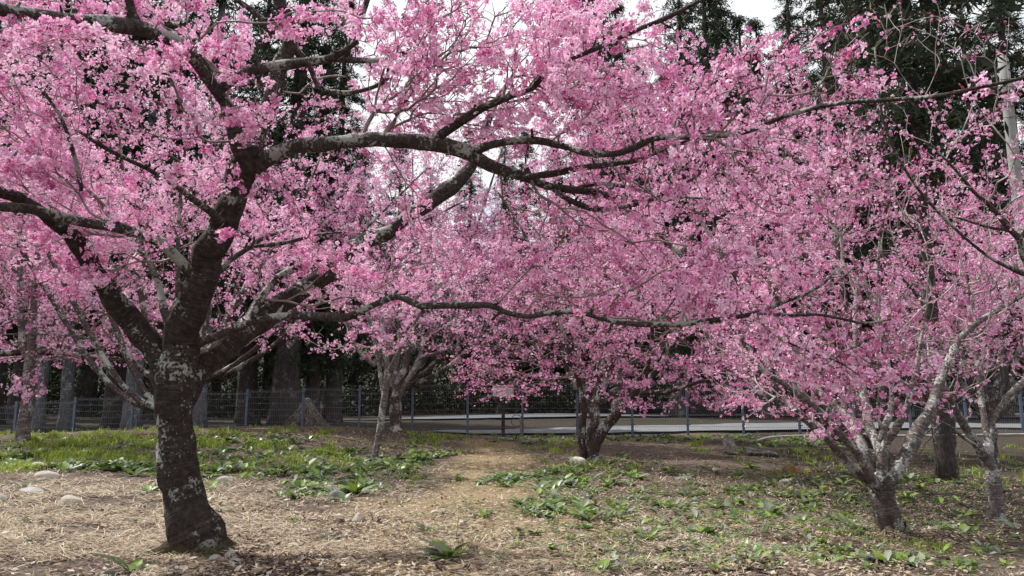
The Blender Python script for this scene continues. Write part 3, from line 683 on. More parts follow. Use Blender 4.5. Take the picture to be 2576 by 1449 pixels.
b = hit(2507, 1308)[0]; Y = float(b[1])
cherry('slender lichen-spotted cherry at the far right edge, behind the mossy-footed one', b, at(Y,
    [(2512, 1312, 0, 52), (2507, 1295, 0, 40), (2504, 1247, 0, 34), (2495, 1186, 0, 33), (2484, 1150, 0, 34), (2486, 1120, 0, 28)],
    [(2484, 1155, 0, 28), (2468, 1135, -.05, 24), (2446, 1100, -.1, 22), (2422, 1064, -.2, 19), (2400, 1020, -.3, 15), (2370, 960, -.4, 10)],
    [(2486, 1130, 0, 22), (2484, 1100, .05, 19), (2477, 1058, .1, 17), (2467, 988, .2, 15), (2455, 900, .3, 11), (2440, 800, .4, 7)],
    [(2489, 1125, 0, 22), (2492, 1090, .05, 18), (2497, 1055, .1, 17), (2515, 1025, .15, 16), (2540, 992, .2, 16), (2590, 940, .3, 13), (2650, 850, .4, 9)],
    [(2470, 1130, -.02, 10), (2440, 1112, -.2, 9), (2410, 1090, -.3, 7), (2390, 1070, -.4, 5)]),
    [(2480, 880, Y, 220, 120, 1, 240), (2560, 760, Y + .2, 200, 180, 1, 240), (2420, 1020, Y - .3, 110, 50, .5, 40), (2520, 600, Y + .4, 200, 160, 1, 180)],
    32, (M_BARK_PALE, M_BARK_PALE), bf=0.25, seg=0.14, tip_r=0.003, fl=(7, 0.046), R=0.0195, bloom=0.7, budf=0.32, tint=0.4, sides=10, twig=M_TWIG_PALE)

b = hit(1493, 1158)[0]; Y = float(b[1])
cherry('wide low cherry forking from a twin dark trunk beside the white stone', b, at(Y,
    [(1500, 1164, 0, 44), (1494, 1150, 0, 32), (1497, 1119, 0, 31), (1517, 1083, 0, 29), (1544, 1049, 0, 27), (1568, 1022, 0, 25), (1595, 996, 0, 24), (1620, 968, 0, 20), (1660, 920, .1, 15), (1710, 840, .2, 10)],
    [(1466, 1158, .1, 28), (1467, 1140, .1, 21), (1466, 1083, .1, 18), (1466, 1022, .1, 17), (1455, 960, .1, 14), (1430, 880, .1, 11), (1400, 780, .2, 8)],
    [(1492, 1110, .05, 20), (1492, 1090, .1, 19), (1502, 1058, .2, 17), (1503, 1025, .3, 15), (1510, 950, .4, 12), (1530, 830, .5, 9)],
    [(1600, 990, 0, 14), (1680, 985, -.4, 11), (1760, 960, -.8, 8), (1830, 950, -1, 6)], [(1440, 920, .1, 10), (1370, 880, -.2, 8), (1290, 850, -.4, 6)],
    [(1620, 965, 0, 14), (1640, 860, -.3, 11), (1640, 760, -.5, 8)], [(1530, 840, .5, 8), (1560, 720, .8, 7), (1570, 620, 1, 5)], [(1400, 790, .2, 8), (1330, 700, .5, 6), (1280, 620, .7, 5)], [(1710, 840, .2, 9), (1800, 760, .4, 7), (1860, 680, .5, 5)]),
    [(1400, 820, Y, 260, 140, 1.5, 620), (1650, 820, Y, 280, 140, 1.6, 720), (1500, 700, Y + .3, 330, 170, 1.6, 760), (1750, 700, Y + .3, 230, 170, 1.5, 420), (1330, 650, Y + .4, 220, 160, 1.3, 380), (1280, 920, Y - .2, 160, 80, 1, 180), (1800, 950, Y, 180, 80, 1, 200), (1550, 955, Y - .4, 220, 35, .9, 90), (1200, 950, Y, 70, 60, .7, 50), (1290, 990, Y - .3, 70, 35, .5, 24), (1700, 1020, Y - .3, 160, 30, .7, 50), (1560, 1010, Y - .6, 60, 25, .3, 14)],
    33, (M_BARK_DARK, M_BARK_DARK), bf=0.25, seg=0.2, tip_r=0.0034, fl=(10, 0.060), R=0.023, petals=4, bloom=0.85, budf=0.24, tint=0.41, thr=-0.25, clump_s=1.4, sides=12, trunk_n=2)

b = hit(947, 1156)[0]; Y = float(b[1])
cherry('slim pale leaning cherry trunk standing in the weeds in front of the fence', b, at(Y,
    [(943, 1160, 0, 21), (947, 1140, 0, 17), (951, 1115, 0, 16), (959, 1054, 0, 18), (968, 993, 0, 17), (976, 932, 0, 15)],
    [(976, 935, 0, 13), (972, 871, .1, 10), (960, 810, .2, 9), (955, 740, .3, 6)], [(966, 1000, 0, 12), (955, 932, .15, 10), (947, 884, .2, 9), (937, 835, .3, 10), (915, 760, .4, 7)],
    [(944, 920, .1, 11), (908, 890, 0, 9), (890, 860, -.1, 8), (870, 800, -.2, 6)], [(976, 940, 0, 10), (1010, 870, -.2, 9), (1050, 800, -.3, 7), (1090, 740, -.4, 5)]),
    [(930, 800, Y, 200, 120, 1.2, 300), (1060, 800, Y, 170, 120, 1.2, 200), (880, 700, Y, 200, 110, 1.1, 200), (820, 830, Y - .2, 90, 60, .7, 50), (1040, 680, Y, 200, 110, 1.2, 240)],
    34, (M_BARK_PALE, M_BARK_PALE), bf=0.2, seg=0.2, tip_r=0.0024, fl=(8, 0.056), R=0.023, petals=4, bloom=0.55, budf=0.25, tint=0.38, thr=-0.2, sides=10, twig=M_TWIG_PALE)

b = hit(993, 1082)[0]; Y = float(b[1])
cherry('thick grey brown cherry with three stems right behind the slim leaning trunk', b, at(Y,
    [(994, 1084, 0, 38), (993, 1072, 0, 30), (993, 1030, 0, 26), (1000, 976, 0, 23), (1017, 927, 0, 22), (1034, 871, .1, 17), (1045, 820, .2, 12), (1060, 740, .3, 8)],
    [(1003, 1000, 0, 20), (1012, 980, 0, 17), (1037, 937, 0, 16), (1056, 900, 0, 14), (1066, 860, .1, 11), (1100, 790, .2, 8)], [(992, 985, .1, 17), (994, 960, .2, 15), (997, 915, .3, 14), (1004, 870, .4, 11), (1000, 780, .5, 8)],
    [(1056, 900, 0, 9), (1120, 880, -.3, 8), (1180, 860, -.5, 6)]),
    [(1100, 780, Y, 220, 130, 1.8, 520), (1000, 700, Y + .5, 220, 140, 1.8, 420), (1180, 880, Y, 120, 80, 1.1, 160), (1180, 640, Y + .5, 200, 150, 1.8, 420)],
    35, (M_BARK_MID, M_BARK_PALE), bf=0.2, seg=0.28, tip_r=0.003, fl=(10, 0.066), R=0.025, petals=4, bloom=0.65, budf=0.2, tint=0.35, thr=-0.25, clump_s=1.2, sides=10)

b = hit(54, 1117)[0]; Y = float(b[1])
cherry('pale ringed cherry trunk splitting into two straight stems at the left edge', b, at(Y,
    [(52, 1122, 0, 42), (55, 1105, 0, 34), (63, 1056, 0, 32), (72, 991, 0, 29), (76, 926, 0, 29), (73, 890, 0, 30)],
    [(68, 900, 0, 22), (56, 850, 0, 19), (53, 780, .05, 18), (52, 696, .1, 17), (52, 609, .15, 15), (62, 530, .2, 12), (60, 430, .3, 9), (40, 330, .4, 6)],
    [(75, 895, 0, 20), (82, 826, -.05, 16), (88, 718, -.1, 15), (95, 640, -.1, 14), (102, 560, -.15, 13), (116, 434, -.2, 11), (126, 380, -.2, 9), (140, 280, -.2, 6)],
    [(88, 720, -.1, 8), (150, 690, -.4, 8), (230, 680, -.7, 6)], [(60, 840, 0, 8), (140, 840, -.3, 7), (220, 850, -.4, 5)], [(54, 700, .1, 8), (0, 650, 0, 7), (-70, 620, 0, 6)]),
    [(180, 720, Y, 280, 150, 1.5, 640), (0, 760, Y, 200, 160, 1.4, 300), (220, 870, Y - .3, 180, 60, .9, 140), (40, 960, Y - .3, 90, 45, .6, 34), (160, 520, Y, 320, 170, 1.6, 480), (350, 800, Y + .3, 150, 110, 1, 170), (60, 330, Y, 240, 200, 1.5, 260)],
    36, (M_BARK_PALE, M_BARK_PALE), bf=0.22, seg=0.2, tip_r=0.0034, fl=(10, 0.060), R=0.023, petals=4, bloom=0.82, budf=0.10, tint=0.25, thr=-0.25, sides=12)

# cherries farther back, their trunks hidden behind the nearer ones
def back_cherry(label, px, cx, Y, top, spread, seed, tint, budf, n=900, w=0.26, low=930):
    x = float(P(px, 1080, Y)[0]); z = float(gz(np.array([x]), np.array([Y]))[0]); b = np.array([x, Y, z])
    pb = 1050
    for _ in range(6): pb -= (z - P(px, pb, Y)[2]) / mpp(pb, Y)
    wp = w / mpp(pb, Y)
    l = [[(px, pb, 0, wp * 1.2), (px + 2, pb - 50, 0, wp), (px, pb - 110, 0, wp * .9)]]
    r = rng(seed)
    for k in range(6):
        a = -1 + 2 * k / 5 + r.normal(0, .1); d = r.uniform(-1.2, 1.2); dx = cx - px
        l.append([(px, pb - 95, 0, wp * .6), (px + dx * .3 + a * spread * .25, pb - 190, d * .3, wp * .5), (px + dx * .7 + a * spread * .6, pb - 190 - (pb - 190 - top) * .4, d * .7, wp * .35), (cx + a * spread * .95, pb - 190 - (pb - 190 - top) * (.85 - .25 * abs(a)), d, wp * .14)])
    mid = (top + low) / 2; h = (low - top) / 2
    bl = [(cx, mid, Y, spread, h, 2.0, int(n * .5)), (cx - spread * .5, mid + h * .2, Y, spread * .6, h * .7, 1.7, int(n * .25)), (cx + spread * .5, mid + h * .2, Y, spread * .6, h * .7, 1.7, int(n * .25))]
    return cherry(label, b, at(Y, *l), bl, seed, (M_BARK_MID, M_BARK_MID), bf=0.2, seg=0.26, tip_r=0.004, fl=(11, 0.075), R=0.028, petals=4, bloom=0.85, budf=budf, tint=tint, thr=-0.3, clump_s=1.2, sides=8)
back_cherry('pink cherry crown behind the left limbs of the largest tree, its trunk hidden', 442, 420, 16.5, 360, 380, 41, 0.25, 0.12, 1700, low=920)
back_cherry('pink cherry crown left of the pale two-stemmed tree, trunk outside the left edge', -160, -100, 15, 380, 320, 42, 0.25, 0.10, 800, low=950)
back_cherry('pink cherry crown between the slim leaning trunk and the twin-trunked tree', 996, 1190, 20.5, 230, 400, 43, 0.33, 0.18, 2300, low=880)
back_cherry('deep pink cherry crown seen over the twin-trunked tree and below the arching limbs', 1490, 1580, 18.5, 230, 400, 44, 0.46, 0.32, 2300, low=970)
back_cherry('pink cherry crown behind the right side fan-shaped tree', 2386, 2150, 17.5, 330, 400, 45, 0.43, 0.28, 2000, low=980)
back_cherry('pink cherry crown at the right edge in front of the utility pole', 2490, 2500, 16, 440, 280, 46, 0.33, 0.22, 1400, low=950)
back_cherry('tall pink cherry crown behind the upper left limbs', 448, 230, 12.5, 20, 440, 47, 0.25, 0.12, 1700, w=.2, low=680)
back_cherry('bud-laden rose cherry crown under the upper right branches', 2222, 1840, 12.0, 40, 400, 48, 0.46, 0.42, 1700, w=.2, low=680)
back_cherry('pink cherry crown with its top just under the arching main limb', 448, 880, 18, 230, 340, 49, 0.33, 0.16, 1600, w=.24, low=740)

# cherry rooted beyond the right edge, one dark limb reaching in
x = 5.6; Yu = 7.0; b = np.array([x, Yu, float(gz(np.array([x]), np.array([Yu]))[0])])
def toP(q):
    q = np.asarray(q); dz = q[2] - CAMZ; dep = q[1] * CP + dz * SP; up = -q[1] * SP + dz * CP
    return (FW / 2 + FPX * q[0] / dep, FH / 2 - FPX * up / dep)
bx = toP(b)
cherry('cherry rooted outside the right edge, only a dark forked limb and twigs reaching into view', b,
    [[(bx[0], bx[1], Yu, 80), (bx[0] - 20, bx[1] - 200, Yu, 60), (2680, 800, Yu, 40), (2610, 700, Yu, 26)],
     [(2615, 710, Yu, 24), (2576, 645, Yu - .1, 17), (2563, 602, Yu - .15, 16), (2537, 577, Yu - .2, 14), (2498, 525, Yu - .3, 12), (2450, 482, Yu - .4, 10), (2405, 430, Yu - .5, 7), (2340, 360, Yu - .6, 5)],
     [(2563, 602, Yu - .15, 14), (2590, 560, Yu - .2, 12), (2640, 480, Yu - .3, 10)],
     [(2537, 580, Yu - .2, 8), (2480, 570, Yu - .3, 7), (2400, 545, Yu - .5, 5)], [(2600, 700, Yu, 14), (2480, 640, Yu - .6, 8), (2330, 500, Yu - .9, 7), (2230, 330, Yu - 1.1, 6), (2200, 120, Yu - 1.2, 4)]],
    [(2480, 380, Yu - .4, 240, 200, .8, 130), (2330, 180, Yu - .8, 300, 200, .8, 110), (2560, 520, Yu - .2, 120, 160, .5, 90)], 51, (M_BARK_MID, M_BARK_MID), bf=0.35, seg=0.13, tip_r=0.0028, fl=(2.4, 0.035), R=0.017,
    bloom=0.55, budf=0.72, tint=0.5, sides=10, jit=.05, twig=M_TWIG_PALE)
# limb of a cherry outside the left edge
x = -9.6; Yl = 12.0; b = np.array([x, Yl, float(gz(np.array([x]), np.array([Yl]))[0])]); bx = toP(b)
cherry('cherry outside the left edge, its grey horizontal limb reaching behind the pale trunk', b,
    [[(bx[0], bx[1], Yl, 50), (bx[0] + 10, bx[1] - 130, Yl, 42), (bx[0] + 30, 900, Yl, 36)], [(bx[0] + 20, 925, Yl, 24), (-90, 893, Yl + 1.2, 18), (0, 890, Yl + 1.6, 17), (56, 886, Yl + 2, 16), (130, 888, Yl + 2.3, 14), (190, 892, Yl + 2.5, 13), (262, 902, Yl + 2.7, 11), (300, 900, Yl + 2.8, 6)],
     [(bx[0] + 30, 905, Yl, 30), (bx[0], 780, Yl, 24), (bx[0] - 60, 640, Yl, 14)]],
    [(bx[0], 680, Yl, 200, 140, 1.3, 160), (120, 870, Yl + 2.2, 150, 40, .5, 40)], 52, (M_BARK_MID, M_BARK_MID), bf=0.25, seg=0.2, tip_r=0.0034, fl=(6, 0.07), R=0.021, petals=4, bloom=0.7, budf=0.15, tint=0.3, sides=10)

# ================================================================ conifer wood behind the fence
M_CTRUNK = bark('cedar_bark', (0.055, 0.045, 0.042), (0.15, 0.13, 0.125), 0.05, 0.5, (0.22, 0.23, 0.22), 0.5, streak=True)
M_CTRUNK_PALE = bark('weathered_grey_cedar_bark', (0.10, 0.105, 0.115), (0.33, 0.34, 0.36), 0.1, 0.7, (0.40, 0.42, 0.42), 0.5, streak=True)
def cedar_crown(seed, h, zb, wid, nb):
    """drooping sprays on whorled boughs: returns V,F,col"""
    r = rng(seed); Vs, Cs = [], []
    zz = zb + (h - zb) * r.uniform(0, 1, nb) ** 1.05
    L = wid * (1 - (zz - zb) / (h - zb)) ** 0.75 * r.uniform(0.55, 1.1, nb) + 0.35
    low = np.clip((zb + 2.5 - zz) / 2.5, 0, 1); L *= 1 - 0.35 * low
    az = r.uniform(0, 6.28, nb); keep = r.uniform(size=nb) > 0.12
    C, D, LL = [], [], []
    for z, l, a, k in zip(zz, L, az, keep):
        if not k: continue
        d = np.array([math.cos(a), math.sin(a), 0.0]); m = max(5, int(l * 9))
        f = r.uniform(0.15, 1.0, m)
        side = np.cross(d, [0, 0, 1])
        c = d * (l * f)[:, None] + side * (r.normal(0, .12, m) * l * f)[:, None]
        c[:, 2] += z + 0.18 * l * np.sin(f * 2.2) - 0.33 * l * f ** 2 - np.abs(r.normal(0, .12, m))
        C.append(c); D.append(np.broadcast_to(d, c.shape)); LL.append(np.full(m, z))
    C = np.concatenate(C); D = np.concatenate(D); n = len(C)
    per = 8
    C = np.repeat(C, per, 0) + r.normal(0, 1, (n * per, 3)) * [.11, .11, .06]; D = np.repeat(D, per, 0); n *= per
    d = unit(D * 0.7 + rand_dirs(r, n) * 0.9 + [0, 0, -0.35]); s = unit(np.cross(d, rand_dirs(r, n)))
    ln = r.uniform(0.12, 0.36, n)[:, None]; w = ln * r.uniform(0.045, 0.12, n)[:, None]
    V = np.stack([C - d * ln * .5, C + s * w, C + d * ln * .6, C - s * w], 1).reshape(-1, 3)
    t = r.uniform(0, 1, n)[:, None]; col = np.array((0.018, 0.030, 0.018)) * (1 - t) + np.array((0.046, 0.064, 0.036)) * t
    br = r.uniform(size=n) < 0.06; col[br] = (0.10, 0.07, 0.04)
    return V, np.arange(len(V)).reshape(-1, 4), np.repeat(col, 4, 0)
def cedar(seed, h, zb, wid, nb, tr, pale=False, lean=(0, 0)):
    root = empty('cedar_tree', (0, 0, 0), None, 'conifer')
    z = np.linspace(-.3, h, 26); n = Noise(seed, .5)
    path = np.c_[lean[0] * z / h + .08 * n(np.c_[0 * z, 0 * z, z]), lean[1] * z / h + .08 * n(np.c_[0 * z + 5, 0 * z, z]), z]
    rr = tr * (1 - .9 * np.clip(z / h, 0, 1)) * (1 + 0.6 * np.exp(-np.maximum(z, 0) / .5))
    V, F, U = tube(path, rr, 14, .09, Noise(seed + 1, 6))
    mk('trunk', V, F, M_CTRUNK_PALE if pale else M_CTRUNK, root, uv=U)
    r = rng(seed + 3); a = Acc()
    for k in range(26):                      # dead snags on the bare stem
        z0 = r.uniform(0.8, zb + 1.5); an = r.uniform(0, 6.28); l = r.uniform(.4, 1.5)
        d = np.array([math.cos(an), math.sin(an), r.uniform(-.5, .1)])
        q = np.array([[0, 0, z0]]) + d * np.linspace(0, l, 5)[:, None] - np.array([0, 0, .25]) * (np.linspace(0, 1, 5) ** 2)[:, None] + r.normal(0, .03, (5, 3))
        V, F, U = tube(q, np.linspace(.018, .005, 5), 4); a.add(V, F, uv=U)
    a.build('dead_branches', M_CTRUNK, root)
    V, F, C = cedar_crown(seed + 2, h, zb, wid, nb)
    mk('crown', V, F, M_NEEDLE, root, col=C, smooth=False)
    return root
def copy_tree(o):
    c = o.copy(); COL.objects.link(c)
    for ch in o.children:
        d = ch.copy(); COL.objects.link(d); d.parent = c
    return c
PROTO = [(61, 21, 3.6, 2.6, 330, .42, False), (62, 25, 4.5, 2.9, 400, .50, False), (63, 17, 2.2, 2.3, 300, .30, False), (64, 23, 4.6, 2.6, 330, .26, True)]
proto_used = {}
def put_cedar(kind, px, Y, label, scale=1.0, rz=None, group='conifers of the dark wood behind the fence'):
    x = float((px - FW / 2) / FPX * Y * 1.02); z = float(gz(np.array([x]), np.array([Y]))[0])
    if kind not in proto_used: o = proto_used[kind] = cedar(*PROTO[kind])
    else: o = copy_tree(proto_used[kind])
    o.location = (x, Y, z - .05); o.rotation_euler = (0, 0, rz if rz is not None else (px * 0.37) % 6.28); o.scale = (scale, scale, scale)
    o['label'] = label; o['category'] = 'conifer'; o['group'] = group; return o
for k, px, Y, lab, s in [
    (3, 128, 24.2, 'conifer with pale grey weathered trunk just right of the two-stemmed cherry', .95),
    (3, 205, 25.0, 'conifer with pale grey leaning trunk, second right of the two-stemmed cherry', .8),
    (3, 362, 24.0, 'conifer with wide-footed pale grey trunk left of the largest cherry trunk', 1.0),
    (3, 520, 24.0, 'conifer with pale grey trunk half hidden behind the largest cherry trunk', .95),
    (0, 318, 29, 'conifer with slim dark trunk behind the fence left of the wide-footed pale trunk', .9),
    (0, 640, 29, 'conifer with dark trunk behind the fence, left of the thick double trunk', .9),
    (1, 735, 28, 'conifer with the thickest dark trunk, directly behind the fence in the left half', 1.0),
    (2, 795, 29, 'conifer with thin trunk just right of the thickest dark trunk', .9),
    (0, 848, 30, 'conifer with dark trunk left of the slim leaning cherry', .85),
    (1, 1270, 42, 'conifer with dark trunk behind the white box on the fence', .62),
    (0, 20, 30, 'conifer with dark trunk at the left edge behind the two-stemmed cherry', 1.0)]:
    put_cedar(k, px, Y, lab, s)
back = [(0, 90, 38), (1, 250, 42), (0, 420, 40), (2, 560, 44), (1, 690, 52), (2, 905, 54), (0, 1080, 58), (2, 1400, 52),
        (1, 1620, 44), (0, 1730, 37), (1, 1830, 42), (0, 1930, 36), (1, 2020, 40), (0, 2110, 35), (1, 2210, 38), (0, 2300, 34.5), (1, 2390, 38), (0, 2480, 35), (1, 2580, 38), (0, 2680, 36), (0, 1560, 37), (2, 1690, 34), (0, 1800, 35), (0, 1890, 34), (1, 1500, 42), (1, -80, 40), (0, -180, 34),
        (2, 1960, 52), (1, 2160, 54), (2, 2340, 52), (1, 2530, 54), (2, 160, 54), (2, 350, 56), (2, 800, 46), (2, 1000, 48), (0, 1180, 50), (2, 1320, 46), (2, 1500, 48), (2, 620, 50), (1, -20, 50), (0, 480, 50), (2, 1760, 50)]
r = rng(5)
for k, px, Y in back:
    s = {905: 1.1, 1080: .9, 1400: 1.1, 560: 1.0, 690: .85, 800: 1.15, 1000: 1.05, 1180: .92, 1320: 1.05, 1500: 1.15, 620: 1.1}.get(px, r.uniform(.9, 1.12))
    if px > 1540: lab = 'tall dark conifer in the wood rising behind the upper right branches'
    elif px > 620: lab = 'lower dark conifer under the white sky in the middle of the wood'
    else: lab = 'dark conifer in the wood behind the upper left blossom'
    put_cedar(k, px, Y, lab, s)
# straight trunk on this side of the fence
b = hit(2386, 1207)[0]
o = cedar(71, 15, 5.2, 2.0, 170, .135); o.location = b
o['label'] = 'straight grey-brown conifer trunk between the two right cherries, on the near side of the fence'; o['category'] = 'conifer'

def leaf_cloud(r, C, size, cols, aspect=0.45):
    n = len(C); d = rand_dirs(r, n); s = unit(np.cross(d, rand_dirs(r, n))); ln = size * r.uniform(.6, 1.3, n)[:, None]; w = ln * aspect
    V = np.stack([C - d * ln * .5, C + s * w * .5, C + d * ln * .5, C - s * w * .5], 1).reshape(-1, 3)
    t = r.uniform(0, 1, n)[:, None]; col = np.array(cols[0]) * (1 - t) + np.array(cols[1]) * t
    return V, np.arange(len(V)).reshape(-1, 4), np.repeat(col, 4, 0)
# understorey of the wood: one mass
r = rng(81); n = 80000
x = r.uniform(-34, 40, n); y = r.uniform(40, 58, n); h = np.abs(r.normal(0, 1, n)) * (2.2 + 1.6 * Noise(82, .5)(np.c_[x, y, 0 * x])).clip(.3)
C = np.c_[x, y, gz(x, y) + h]
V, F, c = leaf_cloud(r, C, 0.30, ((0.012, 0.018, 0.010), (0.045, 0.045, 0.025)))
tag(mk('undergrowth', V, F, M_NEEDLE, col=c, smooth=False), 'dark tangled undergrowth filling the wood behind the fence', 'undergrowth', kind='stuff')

# ================================================================ fence
M_POST = simple('blue_grey_painted_steel', (0.095, 0.115, 0.17), 0.45, 0.2, var=0.1, spec=0.5)
M_WIRE = simple('dark_coated_wire', (0.13, 0.145, 0.16), 0.5, 0.2, var=0.08, spec=0.5)
FY = 22.2
fp = [(-232, 1034), (-95, 1023), (43, 1011), (191, 1000), (336, 993), (480, 986), (623, 980), (764, 974), (906, 970), (1039, 965), (1177, 960), (1314, 958), (1451, 957), (1588, 957), (1726, 957), (1865, 958), (2005, 959), (2143, 960), (2282, 961), (2422, 962), (2562, 963), (2702, 964), (2842, 965)]
tops = P([f[0] for f in fp], [f[1] for f in fp], np.full(len(fp), FY))
fence = empty('fence', (0, FY, 0), 'blue grey welded mesh fence running across behind the cherry trees', 'fence')
HT = 1.62
for t in tops:
    a = Acc(); a.add(*box((t[0], FY, t[2] - HT / 2 - .1), (.062, .062, HT + .2)))
    a.add(*box((t[0], FY, t[2] + .008), (.07, .07, .016)))
    for zz in (.12, HT - .35):
        a.add(*box((t[0], FY - .045, t[2] - zz), (.13, .025, .035)))
    a.build('post', M_POST, fence, smooth=False, loc=(0, FY, 0))
for k in range(len(tops) - 1):
    p, q = tops[k], tops[k + 1]; a = Acc(); W = q[0] - p[0] - .07; zt = max(p[2], q[2]) - .03 if abs(p[2] - q[2]) < .03 else (p[2] + q[2]) / 2 - .02
    xc = (p[0] + q[0]) / 2; nv = int(W / .052)
    for i_ in range(nv + 1):
        a.add(*box((xc - W / 2 + W * i_ / nv, FY, zt - HT / 2 + .05), (.0036, .0036, HT - .1)))
    for i_ in range(9):
        zz = zt - .06 - i_ * (HT - .2) / 8
        a.add(*box((xc, FY - .010, zz), (W + .06, .008, .008)))
    a.add(*box((xc, FY - .010, zt - .09), (W + .06, .008, .008)))
    a.build('mesh_panel', M_WIRE, fence, smooth=False, loc=(0, FY, 0))

# box mounted behind the fence
c = P(1266, 984, 22.75); px_ = mpp(984, 22.75)
s_ = empty('meter_box', (c[0], c[1], c[2]), 'blank white rectangular box on a stand behind the mesh fence', 'box')
V, F = box(c, (52 * px_, .22, 26 * px_)); mk('cabinet', V, F, simple('white_painted_metal', (.72, .67, .67), .5, var=.04), s_, smooth=False, loc=c)
V, F = box(c + [0, 0, 13.5 * px_], (55 * px_, .26, 2 * px_)); mk('lid', V, F, simple('pink_white_cap', (.66, .58, .60), .5, var=.04), s_, smooth=False, loc=c)
zb_ = float(gz(np.array([c[0]]), np.array([c[1]]))[0])
V, F = box((c[0], c[1], (c[2] - 13 * px_ + zb_) / 2), (.10, .08, c[2] - 13 * px_ - zb_)); mk('stand', V, F, M_CTRUNK, s_, smooth=False, loc=c)

# hose coil and stake by the fence
c = P(1300, 1058, 21.9); a = Acc(); th = np.linspace(0.3, 5.6, 30)
V, F, U = tube(np.c_[c[0] + .16 * np.cos(th), c[1] + .01 * th, c[2] + .16 * np.sin(th)], np.full(30, .010), 6); a.add(V, F, uv=U)
tag(a.build('garden_hose', simple('black_rubber', (.02, .02, .022), .5), loc=c), 'black hose looped on the fence beside the leaning stake', 'hose')
q = P(1312, 1100, 21.8); q[2] = gz(q[0:1], q[1:2])[0]; tp = P(1309, 1052, 21.9)
V, F, U = tube(np.linspace(q - [0, 0, .1], tp, 5), np.linspace(.03, .026, 5), 7); tag(mk('wooden_stake', V, F, simple('old_wood', (.22, .18, .12), .9, var=.3), loc=q), 'short wooden stake standing at a fence post under the white box', 'stake')

# concrete utility pole
M_POLE = simple('weathered_concrete', (.25, .245, .24), .85, var=.1, scale=5)
yp = 23.6; xp = float(P(2572, 600, yp)[0]); zp = float(gz(np.array([xp]), np.array([yp]))[0]); ztop = float(P(2545, 143, yp)[2])
up = empty('utility_pole', (xp, yp, zp), 'pale concrete utility pole with cross arm and cables at the upper right edge', 'utility pole')
V, F, U = tube(np.c_[np.full(12, xp), np.full(12, yp), np.linspace(zp - .2, ztop, 12)], np.linspace(.21, .155, 12), 14); mk('shaft', V, F, M_POLE, up, uv=U, loc=(xp, yp, zp))
zc = float(P(2545, 262, yp)[2]); V, F = box((xp + .3, yp - .24, zc), (1.7, .09, .09)); mk('crossarm', V, F, M_POST, up, smooth=False, loc=(xp, yp, zp))
for dx in (-.4, .1, .95):
    V, F, U = tube(np.array([[xp + dx, yp - .24, zc + .05], [xp + dx, yp - .24, zc + .1], [xp + dx, yp - .24, zc + .16], [xp + dx, yp - .24, zc + .24]]), np.array([.03, .07, .05, .03]), 9)
    mk('insulator', V, F, simple('glazed_porcelain', (.7, .7, .68), .25), up, uv=U, loc=(xp, yp, zp))
for i_, (dx, yy) in enumerate([(-.4, 300), (.1, 322), (.2, 345)]):
    e = P(1500, yy, 26); tt = np.linspace(0, 1, 30)[:, None]; s0 = np.array([xp + dx, yp - .24, zc + .2 - .35 * i_])
    q = s0 * (1 - tt) + e * tt; q[:, 2] -= 1.2 * (tt * (1 - tt))[:, 0]
    V, F, U = tube(q, np.full(30, .012), 5); mk('cable', V, F, simple('black_cable', (.05, .05, .055), .5), up, uv=U, loc=(xp, yp, zp))

# rooty stump behind the fence
c = P(770, 1062, 23.2); c[2] = gz(c[0:1], c[1:2])[0]; px_ = mpp(1060, 23.2); ht = float(P(770, 1012, 23.2)[2] - c[2])
r = rng(91); st = empty('tree_stump', c, 'grey stump on a mound of tangled roots behind the fence', 'stump')
M_ROOT = simple('grey_brown_roots', (.085, .068, .054), .95, var=.45, scale=14, bump=.6)
th = np.linspace(0, 6.283, 49)[:-1]; hh = np.linspace(0, 1, 14); rad_ = 66 * px_ * (1 - hh) ** 1.25 + 10 * px_
nn = Noise(92, 3.5); V = []
for h_, r_ in zip(hh, rad_):
    q = np.c_[c[0] + r_ * np.cos(th), c[1] + r_ * .8 * np.sin(th), np.full(48, c[2] - .1 + (ht + .1) * h_)]
    k_ = 1 + .12 * nn(q); q[:, 0] = c[0] + (q[:, 0] - c[0]) * k_; q[:, 1] = c[1] + (q[:, 1] - c[1]) * k_; V.append(q)
V = np.concatenate(V); ii, jj = np.meshgrid(np.arange(13), np.arange(48), indexing='ij')
F = np.stack([ii * 48 + jj, ii * 48 + (jj + 1) % 48, (ii + 1) * 48 + (jj + 1) % 48, (ii + 1) * 48 + jj], -1).reshape(-1, 4)
mk('root_mound', V, F, M_ROOT, st, loc=c)
a = Acc()
for k in range(90):
    an = r.uniform(0, 6.28); f = np.linspace(.95, r.uniform(0, .3), 8); rr_ = 66 * px_ * (1 - f) ** 1.25 + 10.4 * px_; an = an + np.cumsum(r.normal(0, .08, 8))
    q = np.c_[c[0] + rr_ * np.cos(an), c[1] + rr_ * .8 * np.sin(an), c[2] - .1 + (ht + .1) * f] + r.normal(0, .02, (8, 3))
    V, F, U = tube(q, np.linspace(.03, .008, 8), 5); a.add(V, F, uv=U)
a.build('roots', simple('pale_roots', (.15, .125, .105), .95, var=.4), st, loc=c)
V, F, U = tube(np.linspace(c + [0, 0, ht * .7], c + [.02, 0, ht * 1.12], 6), np.array([13, 11, 10, 9.5, 9, 8]) * px_, 14, .15, Noise(93, 9)); mk('stump_top', V, F, M_CTRUNK_PALE, st, uv=U, loc=c)

